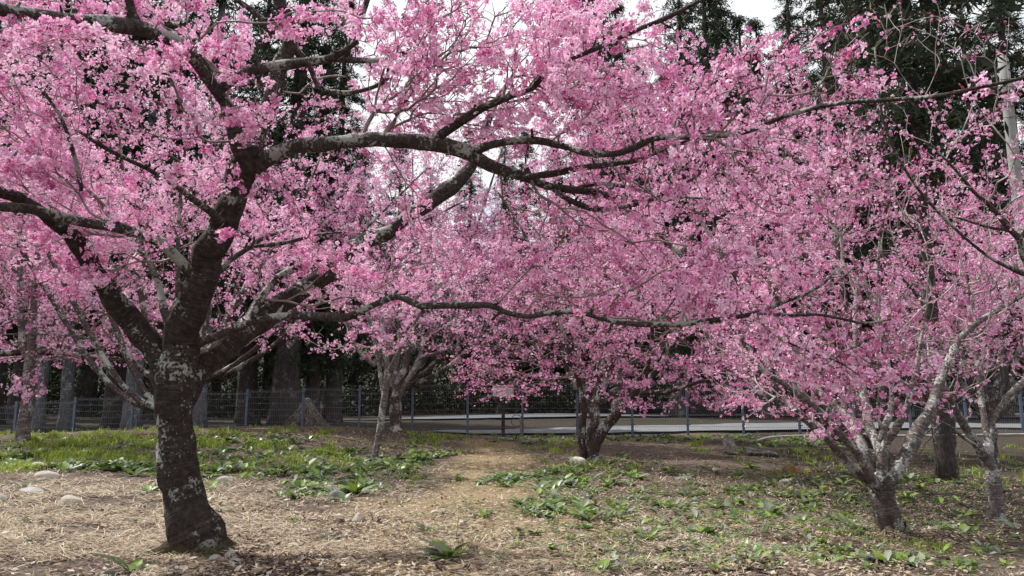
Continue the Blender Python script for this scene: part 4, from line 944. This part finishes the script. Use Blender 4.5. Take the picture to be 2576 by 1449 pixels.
# ================================================================ stones, boards, pipe
def ico(sub=3):
    t = (1 + 5 ** .5) / 2
    v = [(-1, t, 0), (1, t, 0), (-1, -t, 0), (1, -t, 0), (0, -1, t), (0, 1, t), (0, -1, -t), (0, 1, -t), (t, 0, -1), (t, 0, 1), (-t, 0, -1), (-t, 0, 1)]
    f = [(0, 11, 5), (0, 5, 1), (0, 1, 7), (0, 7, 10), (0, 10, 11), (1, 5, 9), (5, 11, 4), (11, 10, 2), (10, 7, 6), (7, 1, 8), (3, 9, 4), (3, 4, 2), (3, 2, 6), (3, 6, 8), (3, 8, 9), (4, 9, 5), (2, 4, 11), (6, 2, 10), (8, 6, 7), (9, 8, 1)]
    v = [np.array(p) / np.linalg.norm(p) for p in v]
    for _ in range(sub):
        cache = {}; nf = []
        def mid(a, b):
            k = (min(a, b), max(a, b))
            if k not in cache: m = v[a] + v[b]; v.append(m / np.linalg.norm(m)); cache[k] = len(v) - 1
            return cache[k]
        for a, b, c in f:
            x, y, z = mid(a, b), mid(b, c), mid(c, a); nf += [(a, x, z), (b, y, x), (c, z, y), (x, y, z)]
        f = nf
    return np.array(v), np.array(f)
ICO = ico(3)
def stone_mat(name, c, moss=None):
    m, t, o = new_mat(name); L = t.links.new
    tcn = node(t, 'ShaderNodeTexCoord'); n1 = node(t, 'ShaderNodeTexNoise', Scale=9.0, Detail=9.0, Roughness=.65); L(tcn.outputs['Object'], n1.inputs['Vector'])
    c = np.array(c); rr_ = ramp(t, n1.outputs['Fac'], [(.3, tuple(c * .6)), (.5, tuple(c)), (.72, tuple(np.minimum(c * 1.25, 1)))]); col = rr_.outputs[0]
    if moss is not None:
        n2 = node(t, 'ShaderNodeTexNoise', Scale=6.0, Detail=5.0); L(tcn.outputs['Object'], n2.inputs['Vector'])
        mr = ramp(t, n2.outputs['Fac'], [(.42, (0, 0, 0)), (.5, (1, 1, 1))]); col = mixc(t, mr.outputs[0], col, moss)
    b = node(t, 'ShaderNodeBsdfPrincipled', Roughness=.85); b.inputs['Specular IOR Level'].default_value = .2
    L(col, b.inputs['Base Color']); bp = node(t, 'ShaderNodeBump', Strength=.5, Distance=.015); L(n1.outputs['Fac'], bp.inputs['Height']); L(bp.outputs[0], b.inputs['Normal'])
    L(b.outputs[0], o.inputs[0]); return m
MS = {'grey': stone_mat('grey_stone', (.30, .285, .265)), 'pale': stone_mat('pale_stone', (.34, .31, .27)), 'white': stone_mat('white_river_stone', (.52, .49, .42)),
      'dark': stone_mat('dark_stone', (.16, .155, .15)), 'tan': stone_mat('tan_stone', (.33, .27, .19)),
      'moss': stone_mat('yellow_mossed_stone', (.15, .13, .11), (.20, .16, .02)), 'rust': stone_mat('orange_mossed_stone', (.14, .11, .08), (.19, .095, .018)), 'green': stone_mat('green_mossed_stone', (.13, .13, .11), (.09, .10, .02))}
def rock(px, py, w, h, mat, label, seed, ang=0.0, group='stones lying on the ground'):
    g_ = hit(px, py)[0]; m_ = mpp(py, g_[1]); r = rng(seed)
    v, f = ICO; v = v.copy()
    for k in range(9 if ang else 4):          # planar chips make it angular
        d = rand_dirs(r, 1)[0]; lim = r.uniform(.55, .85) if ang else r.uniform(.8, .95)
        s = v @ d; v = v - np.outer(np.maximum(s - lim, 0), d)
    v = v * (1 + .07 * Noise(seed, 2.2)(v))[:, None]
    rx, rz = w * m_ / 2, h * m_ * .62; v = v * [rx, rx * r.uniform(.65, .9), rz]
    a = r.uniform(-.3, .3); R_ = np.array([[math.cos(a), 0, math.sin(a) * .4], [0, 1, 0], [-math.sin(a) * .4, 0, 1]]); v = v @ R_
    o = mk('stone', v, f, MS[mat]); o.location = (g_[0], g_[1], g_[2] + rz * .26)
    return tag(o, label, 'stone', group)
ROCKS = [
    (92, 1179, 60, 20, 'pale', 'flat pale stone at the upper end of the stone row in the left weeds', 0), (118, 1206, 66, 28, 'pale', 'long buff stone, middle of the row at the left', 0),
    (139, 1175, 32, 14, 'pale', 'small rounded stone behind the flat pale one at the left', 0), (79, 1243, 62, 22, 'grey', 'grey stone beside wilted leaves at the left edge of the straw', 0),
    (178, 1266, 54, 25, 'pale', 'rounded pale stone alone on the straw at left', 0), (3, 1262, 30, 24, 'pale', 'pale stone cut by the left picture edge', 0), (233, 1231, 30, 9, 'pale', 'thin flat stone half sunk in straw, left of the largest trunk', 0),
    (563, 1217, 44, 25, 'pale', 'domed pale stone right of the largest trunk', 0), (579, 1409, 34, 28, 'grey', 'upright grey pebble of the pile at the foot of the largest trunk', 0),
    (590, 1426, 38, 26, 'grey', 'front right pebble of the pile at the foot of the largest trunk', 0), (541, 1415, 40, 26, 'grey', 'left flat pebble of the pile at the foot of the largest trunk', 0),
    (382, 1443, 50, 28, 'tan', 'tan stone at the bottom edge below the largest trunk', 0), (440, 1441, 46, 20, 'grey', 'grey stone in front of the largest trunk at the bottom edge', 0),
    (849, 1257, 48, 28, 'dark', 'dark grey round stone under broad leaves in the middle', 0), (828, 1232, 30, 16, 'grey', 'small angular grey stone above the dark round one', 1), (903, 1314, 38, 30, 'pale', 'blocky pale stone on the bare soil in the centre', 1),
    (1105, 1291, 46, 13, 'pale', 'flat slate-like stone right of the blocky pale one', 1), (1101, 1321, 24, 9, 'tan', 'small flat tan chip below the slate-like stone', 1), (839, 1368, 32, 16, 'tan', 'tan stone tucked under the small leafy weed', 1),
    (880, 1346, 30, 11, 'pale', 'flat pale chip below the blocky stone', 1), (883, 1416, 28, 19, 'pale', 'angular pale stone near the bottom centre', 1), (916, 1414, 20, 11, 'pale', 'small pale chip beside the angular stone at the bottom', 1),
    (713, 1437, 24, 16, 'pale', 'pale stone at the bottom edge right of the largest trunk', 1), (1454, 1163, 42, 18, 'white', 'smooth white oval stone at the foot of the twin trunk', 0), (1389, 1352, 24, 15, 'tan', 'tan block on the bare path right of centre', 1),
    (1475, 1365, 26, 11, 'pale', 'small pale stone below the curled weeds', 1), (1716, 1206, 48, 14, 'dark', 'dark flat stone on the right slope', 1), (1803, 1184, 22, 12, 'pale', 'small pale angular stone below the boards', 1),
    (1956, 1190, 26, 14, 'moss', 'yellow mossed stone, left end of the mossy group', 1), (1988, 1191, 42, 26, 'rust', 'orange mossed stone in the mossy group', 1), (2031, 1187, 26, 13, 'moss', 'yellow mossed stone right of the orange one', 1),
    (2063, 1195, 24, 9, 'moss', 'thin yellow mossed stone, right end of the mossy row', 1), (2071, 1230, 26, 13, 'moss', 'low yellow mossed stone nearest the fan-shaped cherry', 1), (1975, 1216, 30, 14, 'grey', 'smooth grey stone under the mossy group', 0),
    (2127, 1212, 42, 22, 'green', 'green mossed boulder left of the fan-shaped cherry', 1), (993, 1087, 14, 11, 'grey', 'round grey stone at the foot of the three-stemmed cherry', 0)]
for i_, (px, py, w, h, m_, lab, an) in enumerate(ROCKS): rock(px, py, w, h, m_, lab, 200 + i_, an)

M_BOARD = simple('weathered_board', (.075, .068, .062), .9, var=.4, scale=18, bump=.4)
def board(px, py, wpx, d, th_, yaw, tilt, label):
    g_ = hit(px, py)[0]; L_ = wpx * mpp(py, g_[1]); r = rng(int(px))
    n = 14; xs_ = np.linspace(-.5, .5, n) * L_; up = .012 * Noise(int(px), 3)(np.c_[xs_, 0 * xs_, 0 * xs_])
    d0 = d * (1 + .10 * r.normal(size=n)); V = np.concatenate([np.stack([xs_, s1 * d0 / 2, up + s2 * th_ / 2], -1) for s1 in (-1, 1) for s2 in (-1, 1)])
    k = np.arange(n - 1); F = np.concatenate([np.stack([A + k, A + k + 1, B + k + 1, B + k], -1) for A, B in ((0, n), (3 * n, 2 * n), (n, 3 * n), (2 * n, 0))])
    E = np.array([[0, n, 3 * n, 2 * n], [n - 1, 3 * n - 1, 4 * n - 1, 2 * n - 1]])
    o = mk('board', V, [F, E], M_BOARD, smooth=False); o.location = (g_[0], g_[1], g_[2] + .09); o.rotation_euler = (tilt, rad(2), yaw); return tag(o, label, 'board', 'old boards on the right slope')
board(1913, 1146, 76, .42, .05, rad(-6), rad(14), 'widest dark weathered board lying on the right slope')
board(1836, 1128, 30, .40, .03, rad(8), rad(40), 'pale tilted board at the left end of the board pile')
board(1842, 1152, 28, .25, .04, rad(3), rad(8), 'short dark board under the pale tilted one')
q = np.array([hit(x, y)[0] for x, y in [(1905, 1113), (1930, 1106), (1967, 1102), (2047, 1099), (2150, 1099), (2300, 1100), (2450, 1098), (2600, 1096)]]); q[:, 2] += .05
q = catmull(np.c_[q, np.full(len(q), .022)], .3); V, F, U = tube(q[:, :3], q[:, 3], 8)
tag(mk('water_pipe', V, F, simple('grey_plastic', (.42, .42, .42), .5), uv=U, loc=q[0, :3]), 'long grey pipe lying along the fence foot at the right', 'pipe')

# ================================================================ ground plants and litter
def leaf_geo(r, B, D, L_, Wd, droop, cols):
    """broad leaves: 5 stations x 3 across. B base, D horizontal direction, droop 0 upright..1 flat"""
    n = len(B); s = unit(np.cross(D, [0, 0, 1.])); t = np.array([0, .25, .5, .78, 1.0]); wprof = np.array([.12, .75, 1.0, .72, .05])
    el = (1 - droop) * 1.25 + .12
    V = np.zeros((n, 5, 3, 3))
    for k in range(5):
        e = el * (1 - .55 * t[k]) ; seg_ = D * np.cos(e)[:, None] + np.array([0, 0, 1.]) * np.sin(e)[:, None]
        if k == 0: c = B.copy()
        else: c = c + seg_ * (L_ * (t[k] - t[k - 1]))[:, None]
        for j_, sg in enumerate((-1, 0, 1)):
            V[:, k, j_] = c + s * (sg * Wd * wprof[k] * .5)[:, None] + np.array([0, 0, 1.]) * (abs(sg) * Wd * wprof[k] * .16)[:, None] + (r.normal(0, .06, (n, 3)) * Wd[:, None] if sg else 0)
    a, b_ = np.meshgrid(np.arange(4), np.arange(2), indexing='ij'); q = np.stack([a * 3 + b_, a * 3 + b_ + 1, (a + 1) * 3 + b_ + 1, (a + 1) * 3 + b_], -1).reshape(-1, 4)
    F = (np.arange(n)[:, None, None] * 15 + q[None]).reshape(-1, 4)
    c = np.repeat(cols, 15, 0).reshape(n, 15, 3).copy(); c[:, 1::3] *= np.array((1.25, 1.2, 1.1))
    return V.reshape(-1, 3), F, c.reshape(-1, 3)
GREEN = np.array([(.10, .17, .028), (.065, .125, .030), (.15, .22, .035), (.12, .155, .105), (.19, .22, .17)])
def rosettes(r, pos, size, k_leaf, wilt=.25):
    """a rosette at each position"""
    k = np.maximum(3, r.poisson(k_leaf, len(pos))); who = np.repeat(np.arange(len(pos)), k); n = len(who)
    an = r.uniform(0, 6.28, n); D = np.c_[np.cos(an), np.sin(an), 0 * an]
    L_ = size[who] * r.uniform(.55, 1.15, n); Wd = L_ * r.uniform(.28, .46, n)
    droop = np.clip(r.normal(.72, .22, n), .1, 1)
    ci = np.where(r.uniform(size=n) < wilt, r.integers(3, 5, n), r.integers(0, 3, n)); col = GREEN[ci] * r.uniform(.75, 1.25, (n, 1))
    return leaf_geo(r, pos[who] + D * .01 + [0, 0, .005], D, L_, Wd, droop, col)
PN = Noise(77, 1.5)
def patch(r, specs):
    """specs (px,py,rx,ry,n) -> ground points"""
    X, Y_ = [], []
    for px, py, rx, ry, n in specs:
        a = r.uniform(0, 6.28, n); q = np.sqrt(r.uniform(0, 1, n)) * np.abs(1 + r.normal(0, .22, n)); X.append(px + rx * q * np.cos(a)); Y_.append(py + ry * q * np.sin(a))
    X = np.concatenate(X); Y_ = np.concatenate(Y_); g0 = hit(X, np.clip(Y_, 1092, 1500)); ok = ~np.isnan(g0[:, 0]); X, Y_, g0 = X[ok], Y_[ok], g0[ok]; Y_ = Y_ + 13 * PN(g0) * np.clip((Y_ - 1095) / 40, 0, 1); h_ = hit(X, np.minimum(Y_, 1500)); return h_[~np.isnan(h_[:, 0])]

def weed(px, py, size, k, seed, label, wilt=.25):
    b_ = hit(px, py)[0]; r = rng(seed); V, F, c = rosettes(r, np.repeat(b_[None], 1, 0), np.array([size]), k, wilt)
    o = mk('broadleaf_weed', V, F, M_LEAF, col=c, loc=b_); return tag(o, label, 'weed', 'broad-leaved weeds growing in the orchard')
WEEDS = [(1128, 1405, .20, 18, 'large dark rosette weed on bare soil at the bottom centre', .2), (335, 1446, .22, 9, 'upright broad-leaved weed at the bottom left edge', .3), (45, 1318, .13, 4, 'two-leaved weed alone on the straw at the far left', .0),
    (128, 1305, .13, 4, 'wilted grey-green weed right of the two-leaved one', .9), (830, 1362, .12, 8, 'small grey-green weed over the tan stone', .5), (375, 1240, .17, 9, 'green weed touching the left side of the largest trunk', .2),
    (70, 1365, .14, 6, 'flattened wilted weed on the straw at the bottom left', .7), (60, 1232, .15, 6, 'wilted weed beside the grey stone at the left', .7), (895, 1245, .24, 16, 'big leafy weed spreading over the dark round stone', .3),
    (1010, 1185, .24, 16, 'big bright weed right of the slim leaning trunk base', .2), (895, 1140, .26, 16, 'tall bright green weed left of the slim leaning trunk', .0), (1440, 1225, .20, 14, 'upright weed in the middle of the path-side clump', .2),
    (1245, 1210, .20, 14, 'weed at the left end of the path-side clump', .2), (1480, 1312, .17, 8, 'weed with curled grey leaves on the bare soil', .6), (1800, 1190, .16, 9, 'weed on the slope below the boards', .4),
    (1940, 1300, .20, 14, 'dark green weed on the right slope left of the fan-shaped cherry', .4), (1765, 1345, .18, 12, 'bright weed on the shaded slope at lower right', .2), (2230, 1420, .18, 10, 'weed in front of the fan-shaped cherry trunk', .3),
    (1390, 1385, .13, 6, 'small weed on the bare soil beside the tan block', .2), (1510, 1445, .17, 8, 'weed cut by the bottom edge right of centre', .2), (750, 1230, .18, 10, 'weed between the domed stone and the dark round stone', .3)]
for i_, (px, py, s, k, lab, wl) in enumerate(WEEDS): weed(px, py, s, k, 300 + i_, lab, wl)

r = rng(401)
pos = patch(r, [(700, 1160, 330, 26, 170), (850, 1225, 150, 32, 90), (1010, 1170, 90, 30, 80), (290, 1185, 170, 22, 100), (60, 1150, 70, 25, 50), (250, 1130, 240, 30, 30), (600, 1130, 200, 24, 30), (1390, 1215, 190, 34, 130), (1430, 1285, 140, 26, 80),
    (1800, 1415, 360, 34, 120), (2250, 1410, 330, 36, 70), (1950, 1330, 320, 70, 95), (1750, 1240, 300, 70, 90), (2150, 1250, 350, 60, 60), (1600, 1320, 200, 60, 45), (1700, 1106, 420, 8, 130), (2000, 1120, 150, 14, 50), (1550, 1170, 140, 26, 40), (2250, 1200, 250, 60, 70),
    (640, 1110, 140, 14, 50), (1330, 1112, 90, 8, 30), (1080, 1130, 120, 22, 40), (470, 1175, 400, 30, 40), (600, 1300, 250, 80, 14), (2450, 1330, 130, 60, 20), (1330, 1350, 200, 60, 12)])
far_ = np.clip((pos[:, 1] - 4.5) / 5, 0, 1); V, F, c = rosettes(r, pos, r.uniform(.045, .095, len(pos)) * (1 + 1.1 * far_), 7, .36)
n1_ = len(V); pos2 = patch(r, [(300, 1130, 330, 50, 1500), (700, 1140, 330, 45, 1500), (1380, 1180, 180, 60, 700), (1800, 1300, 700, 110, 2200), (2100, 1250, 400, 80, 1200), (1900, 1160, 250, 40, 700), (1000, 1200, 200, 60, 500)])
q_ = Noise(412, 3)(pos2) + r.normal(0, .3, len(pos2)); pos2 = pos2[q_ > .15]
cl_ = np.repeat(pos2, 5, 0) + np.c_[r.normal(0, .035, (len(pos2) * 5, 2)), np.abs(r.normal(.012, .02, len(pos2) * 5))]; an_ = r.uniform(0, 6.28, len(cl_))
V2, F2, c2_ = leaf_geo(r, cl_, np.c_[np.cos(an_), np.sin(an_), 0 * an_], r.uniform(.018, .045, len(cl_)), r.uniform(.012, .028, len(cl_)), np.clip(r.normal(.85, .2, len(cl_)), .2, 1.1), GREEN[r.integers(0, 5, len(cl_))] * r.uniform(.6, 1.2, (len(cl_), 1)))
V = np.concatenate([V, V2]); F = np.concatenate([F, F2 + n1_]); c = np.concatenate([c, c2_])
tag(mk('ground_cover', V, F, M_LEAF, col=c), 'patchy broad-leaved ground cover among the trees', 'ground cover', kind='stuff')

def blades(r, B, hgt, cols, wid=.006):
    n = len(B); an = r.uniform(0, 6.28, n); D = np.c_[np.cos(an), np.sin(an), 0 * an]; s = np.c_[-np.sin(an), np.cos(an), 0 * an]; h_ = hgt * r.uniform(.5, 1.3, n)[:, None]; ln = r.uniform(.15, .9, n)[:, None]
    w = wid * r.uniform(.6, 1.4, n)[:, None]; U_ = np.array([0, 0, 1.])
    m_ = B + U_ * h_ * .6 + D * h_ * ln * .3; t_ = B + U_ * h_ * (1 - .3 * ln) + D * h_ * ln
    V = np.stack([B - s * w, B + s * w, m_ + s * w * .7, m_ - s * w * .7, t_], 1).reshape(-1, 3); b_ = np.arange(n)[:, None] * 5
    F4 = b_ + np.array([[0, 1, 2, 3]]); F3 = b_ + np.array([[3, 2, 4]])
    t = r.uniform(0, 1, n)[:, None]; col = np.array(cols[0]) * (1 - t) + np.array(cols[1]) * t
    return V, [F4, F3], np.repeat(col, 5, 0)
r = rng(402)
pos = patch(r, [(240, 1130, 260, 48, 22000), (640, 1120, 230, 44, 16000), (800, 1140, 150, 30, 5000), (1090, 1112, 120, 22, 2600), (1400, 1130, 80, 25, 1800), (1470, 1175, 130, 25, 1800), (1700, 1108, 420, 10, 2200), (1760, 1120, 30, 14, 400),
    (2100, 1325, 110, 40, 1500), (2330, 1365, 160, 26, 1300), (1560, 1385, 90, 16, 700), (2480, 1190, 130, 60, 1800), (1980, 1160, 160, 40, 1800), (1250, 1200, 900, 90, 1500), (40, 1180, 60, 30, 1200), (1210, 1095, 300, 6, 900)])
nz_ = Noise(403, 2.6)(pos) + .6 * Noise(404, 1.0)(pos) + r.normal(0, .3, len(pos)); pos = pos[nz_ > .1]
seeds = pos[r.uniform(size=len(pos)) < .015]; kk = r.poisson(26, len(seeds)); who = np.repeat(np.arange(len(seeds)), kk)
tuft = seeds[who] + np.c_[r.normal(0, .055, (len(who), 2)), np.zeros(len(who))]; tuft[:, 2] = gz(tuft[:, 0], tuft[:, 1])
pos = np.concatenate([pos[r.uniform(size=len(pos)) < .13], tuft])
V, F, c = blades(r, pos, .045 + .06 * np.clip((pos[:, 1:2] - 4.5) / 6, 0, 1), ((.15, .23, .03), (.36, .46, .08)), .0050 * np.clip(pos[:, 1:2] / 9, .5, 1.5))
tone = np.clip(.5 + .5 * Noise(415, 1.4)(V) + .3 * Noise(416, 5)(V), 0, 1)[:, None]; c = c * (tone * np.array((1.05, 1.0, 1.0)) + (1 - tone) * np.array((.95, .90, .9)))
tag(mk('grass', V, F, M_GRASS, col=c, smooth=False), 'short bright spring grass under the cherry trees', 'grass', kind='stuff')

def sticks(r, B, L_, wid, cols, lift=.012, tilt=.12):
    n = len(B); an = r.normal(.15, .9, n); d = unit(np.c_[np.cos(an), np.sin(an), r.normal(0, tilt, n)]); s = unit(np.cross(d, [0, 0, 1.])); w = wid * r.uniform(.6, 1.5, n)[:, None]; l = L_ * r.uniform(.4, 1.5, n)[:, None]
    c = B + [0, 0, lift] + np.c_[0 * an, 0 * an, np.abs(r.normal(0, .010, n))]; bend = s * l * r.normal(0, .06, (n, 1)) + np.array([0, 0, 1]) * l * np.abs(r.normal(0, .04, (n, 1)))
    V = np.stack([c - d * l / 2 - s * w, c - d * l / 2 + s * w, c + bend + s * w, c + bend - s * w, c + d * l / 2 + s * w, c + d * l / 2 - s * w], 1).reshape(-1, 3); b_ = np.arange(n)[:, None] * 6
    F = np.concatenate([b_ + np.array([[0, 1, 2, 3]]), b_ + np.array([[3, 2, 4, 5]])]); t = r.uniform(0, 1, n)[:, None]; col = np.array(cols[0]) * (1 - t) + np.array(cols[1]) * t
    return V, F, np.repeat(col, 6, 0)
r = rng(404)
pos = patch(r, [(200, 1340, 330, 130, 30000), (700, 1330, 330, 130, 13000), (1100, 1300, 400, 140, 7000), (1250, 1150, 330, 50, 3000), (1750, 1180, 330, 70, 6000), (1900, 1330, 600, 120, 13000), (300, 1240, 420, 60, 5000), (700, 1120, 500, 50, 3000), (2300, 1290, 300, 120, 4000), (1300, 1420, 700, 60, 6000), (1288, 1452, 1350, 40, 14000)])
nz_ = Noise(410, 1.6)(pos) + .7 * Noise(411, 6)(pos) + r.normal(0, .45, len(pos)); pos = pos[nz_ > -.25]
def trailness(p):
    q = np.zeros(len(p))
    for (ax_, ay_), (bx_, by_), wd_ in [((.0, 4.0), (-.1, 7.5), .9), ((-.1, 7.5), (-.3, 12), .6)]:
        d_ = np.array([bx_ - ax_, by_ - ay_]); f_ = np.clip(((p[:, :2] - [ax_, ay_]) @ d_) / (d_ @ d_), 0, 1)
        q = np.maximum(q, soft(1.5 - np.linalg.norm(p[:, :2] - [ax_, ay_] - f_[:, None] * d_, axis=1) / wd_))
    return q
pos = pos[r.uniform(size=len(pos)) > .72 * trailness(pos)]
V, F, c = sticks(r, pos, .12, .0017 * np.clip(pos[:, 1:2] / 5.5, .8, 2), ((.62, .525, .39), (.21, .16, .115)), tilt=.18)
old = soft((pos[:, 0] - 1.2 - .08 * pos[:, 1]) / 2.0); c = c.reshape(len(pos), -1, 3) * (1 - .64 * old)[:, None, None]; c = c.reshape(-1, 3)  # straw on the right coloured darker as painted tree shade
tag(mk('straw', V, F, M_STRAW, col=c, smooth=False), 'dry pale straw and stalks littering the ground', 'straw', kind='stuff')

r = rng(405)
pos = patch(r, [(1300, 1330, 1300, 130, 9000), (1800, 1270, 780, 170, 14000), (2250, 1260, 330, 170, 9000), (650, 1420, 160, 50, 1200), (850, 1095, 260, 25, 2500), (1100, 1110, 160, 30, 1800), (600, 1380, 90, 40, 700), (1288, 1450, 1350, 40, 5000)])
pos = pos[r.uniform(size=len(pos)) > .6 * trailness(pos)]; n = len(pos); C = pos + [0, 0, .012] + np.c_[np.zeros((n, 2)), np.abs(r.normal(0, .012, n))]
d = unit(np.c_[r.normal(size=(n, 2)), r.normal(0, .25, n)]); s = unit(np.cross(d, [0, 0, 1.]) + r.normal(0, .3, (n, 3))); l = r.uniform(.012, .036, n)[:, None]; w = l * r.uniform(.25, .5, n)[:, None]
V = np.stack([C - d * l, C + s * w, C + d * l, C - s * w], 1).reshape(-1, 3)
t = r.integers(0, 5, n); col = np.array([(.10, .06, .05), (.22, .15, .10), (.34, .26, .18), (.07, .045, .04), (.40, .36, .30)])[t]
tag(mk('leaf_litter', V, np.arange(len(V)).reshape(-1, 4), M_STRAW, col=np.repeat(col, 4, 0), smooth=False), 'brown curled leaf litter and chips on the soil', 'leaf litter', kind='stuff')

r = rng(406); pos = patch(r, [(1050, 1370, 450, 80, 1500), (1350, 1300, 300, 100, 900), (900, 1330, 300, 60, 500), (1900, 1330, 600, 110, 500), (1280, 1180, 200, 60, 400)])
n = len(pos); v0, f0 = ico(0); sc = r.uniform(.004, .016, n) * (1 + (r.uniform(size=n) < .05) * 1.0)
V = pos[:, None] + v0[None] * r.uniform(.7, 1.25, (n, 12, 1)) * sc[:, None, None] * np.array([1.3, 1.1, .55]); F = (np.arange(n)[:, None, None] * 12 + f0[None]).reshape(-1, 3)
t = r.uniform(0, 1, n)[:, None]; col = np.array((.50, .42, .30)) * (1 - t) + np.array((.26, .22, .18)) * t
tag(mk('pebbles', V.reshape(-1, 3), F, M_STRAW, col=np.repeat(col, 12, 0), smooth=False), 'small pale pebbles and chips on the bare soil', 'pebbles', kind='stuff')

# two bare upright stalks on the soil
for px, py, hpx, lab in [(1146, 1362, 62, 'thin bare stalk standing behind the large rosette weed'), (1235, 1352, 34, 'short bare stalk on the bare soil right of the large rosette weed')]:
    b_ = hit(px, py)[0]; h_ = hpx * mpp(py, b_[1]); q = np.c_[b_[0] + np.linspace(0, .02, 6), np.full(6, b_[1]), b_[2] + np.linspace(-.02, h_, 6)]
    V, F, U = tube(q, np.linspace(.0035, .002, 6), 5); tag(mk('bare_stalk', V, F, M_TWIG, uv=U, loc=b_), lab, 'stalk', 'bare stalks')
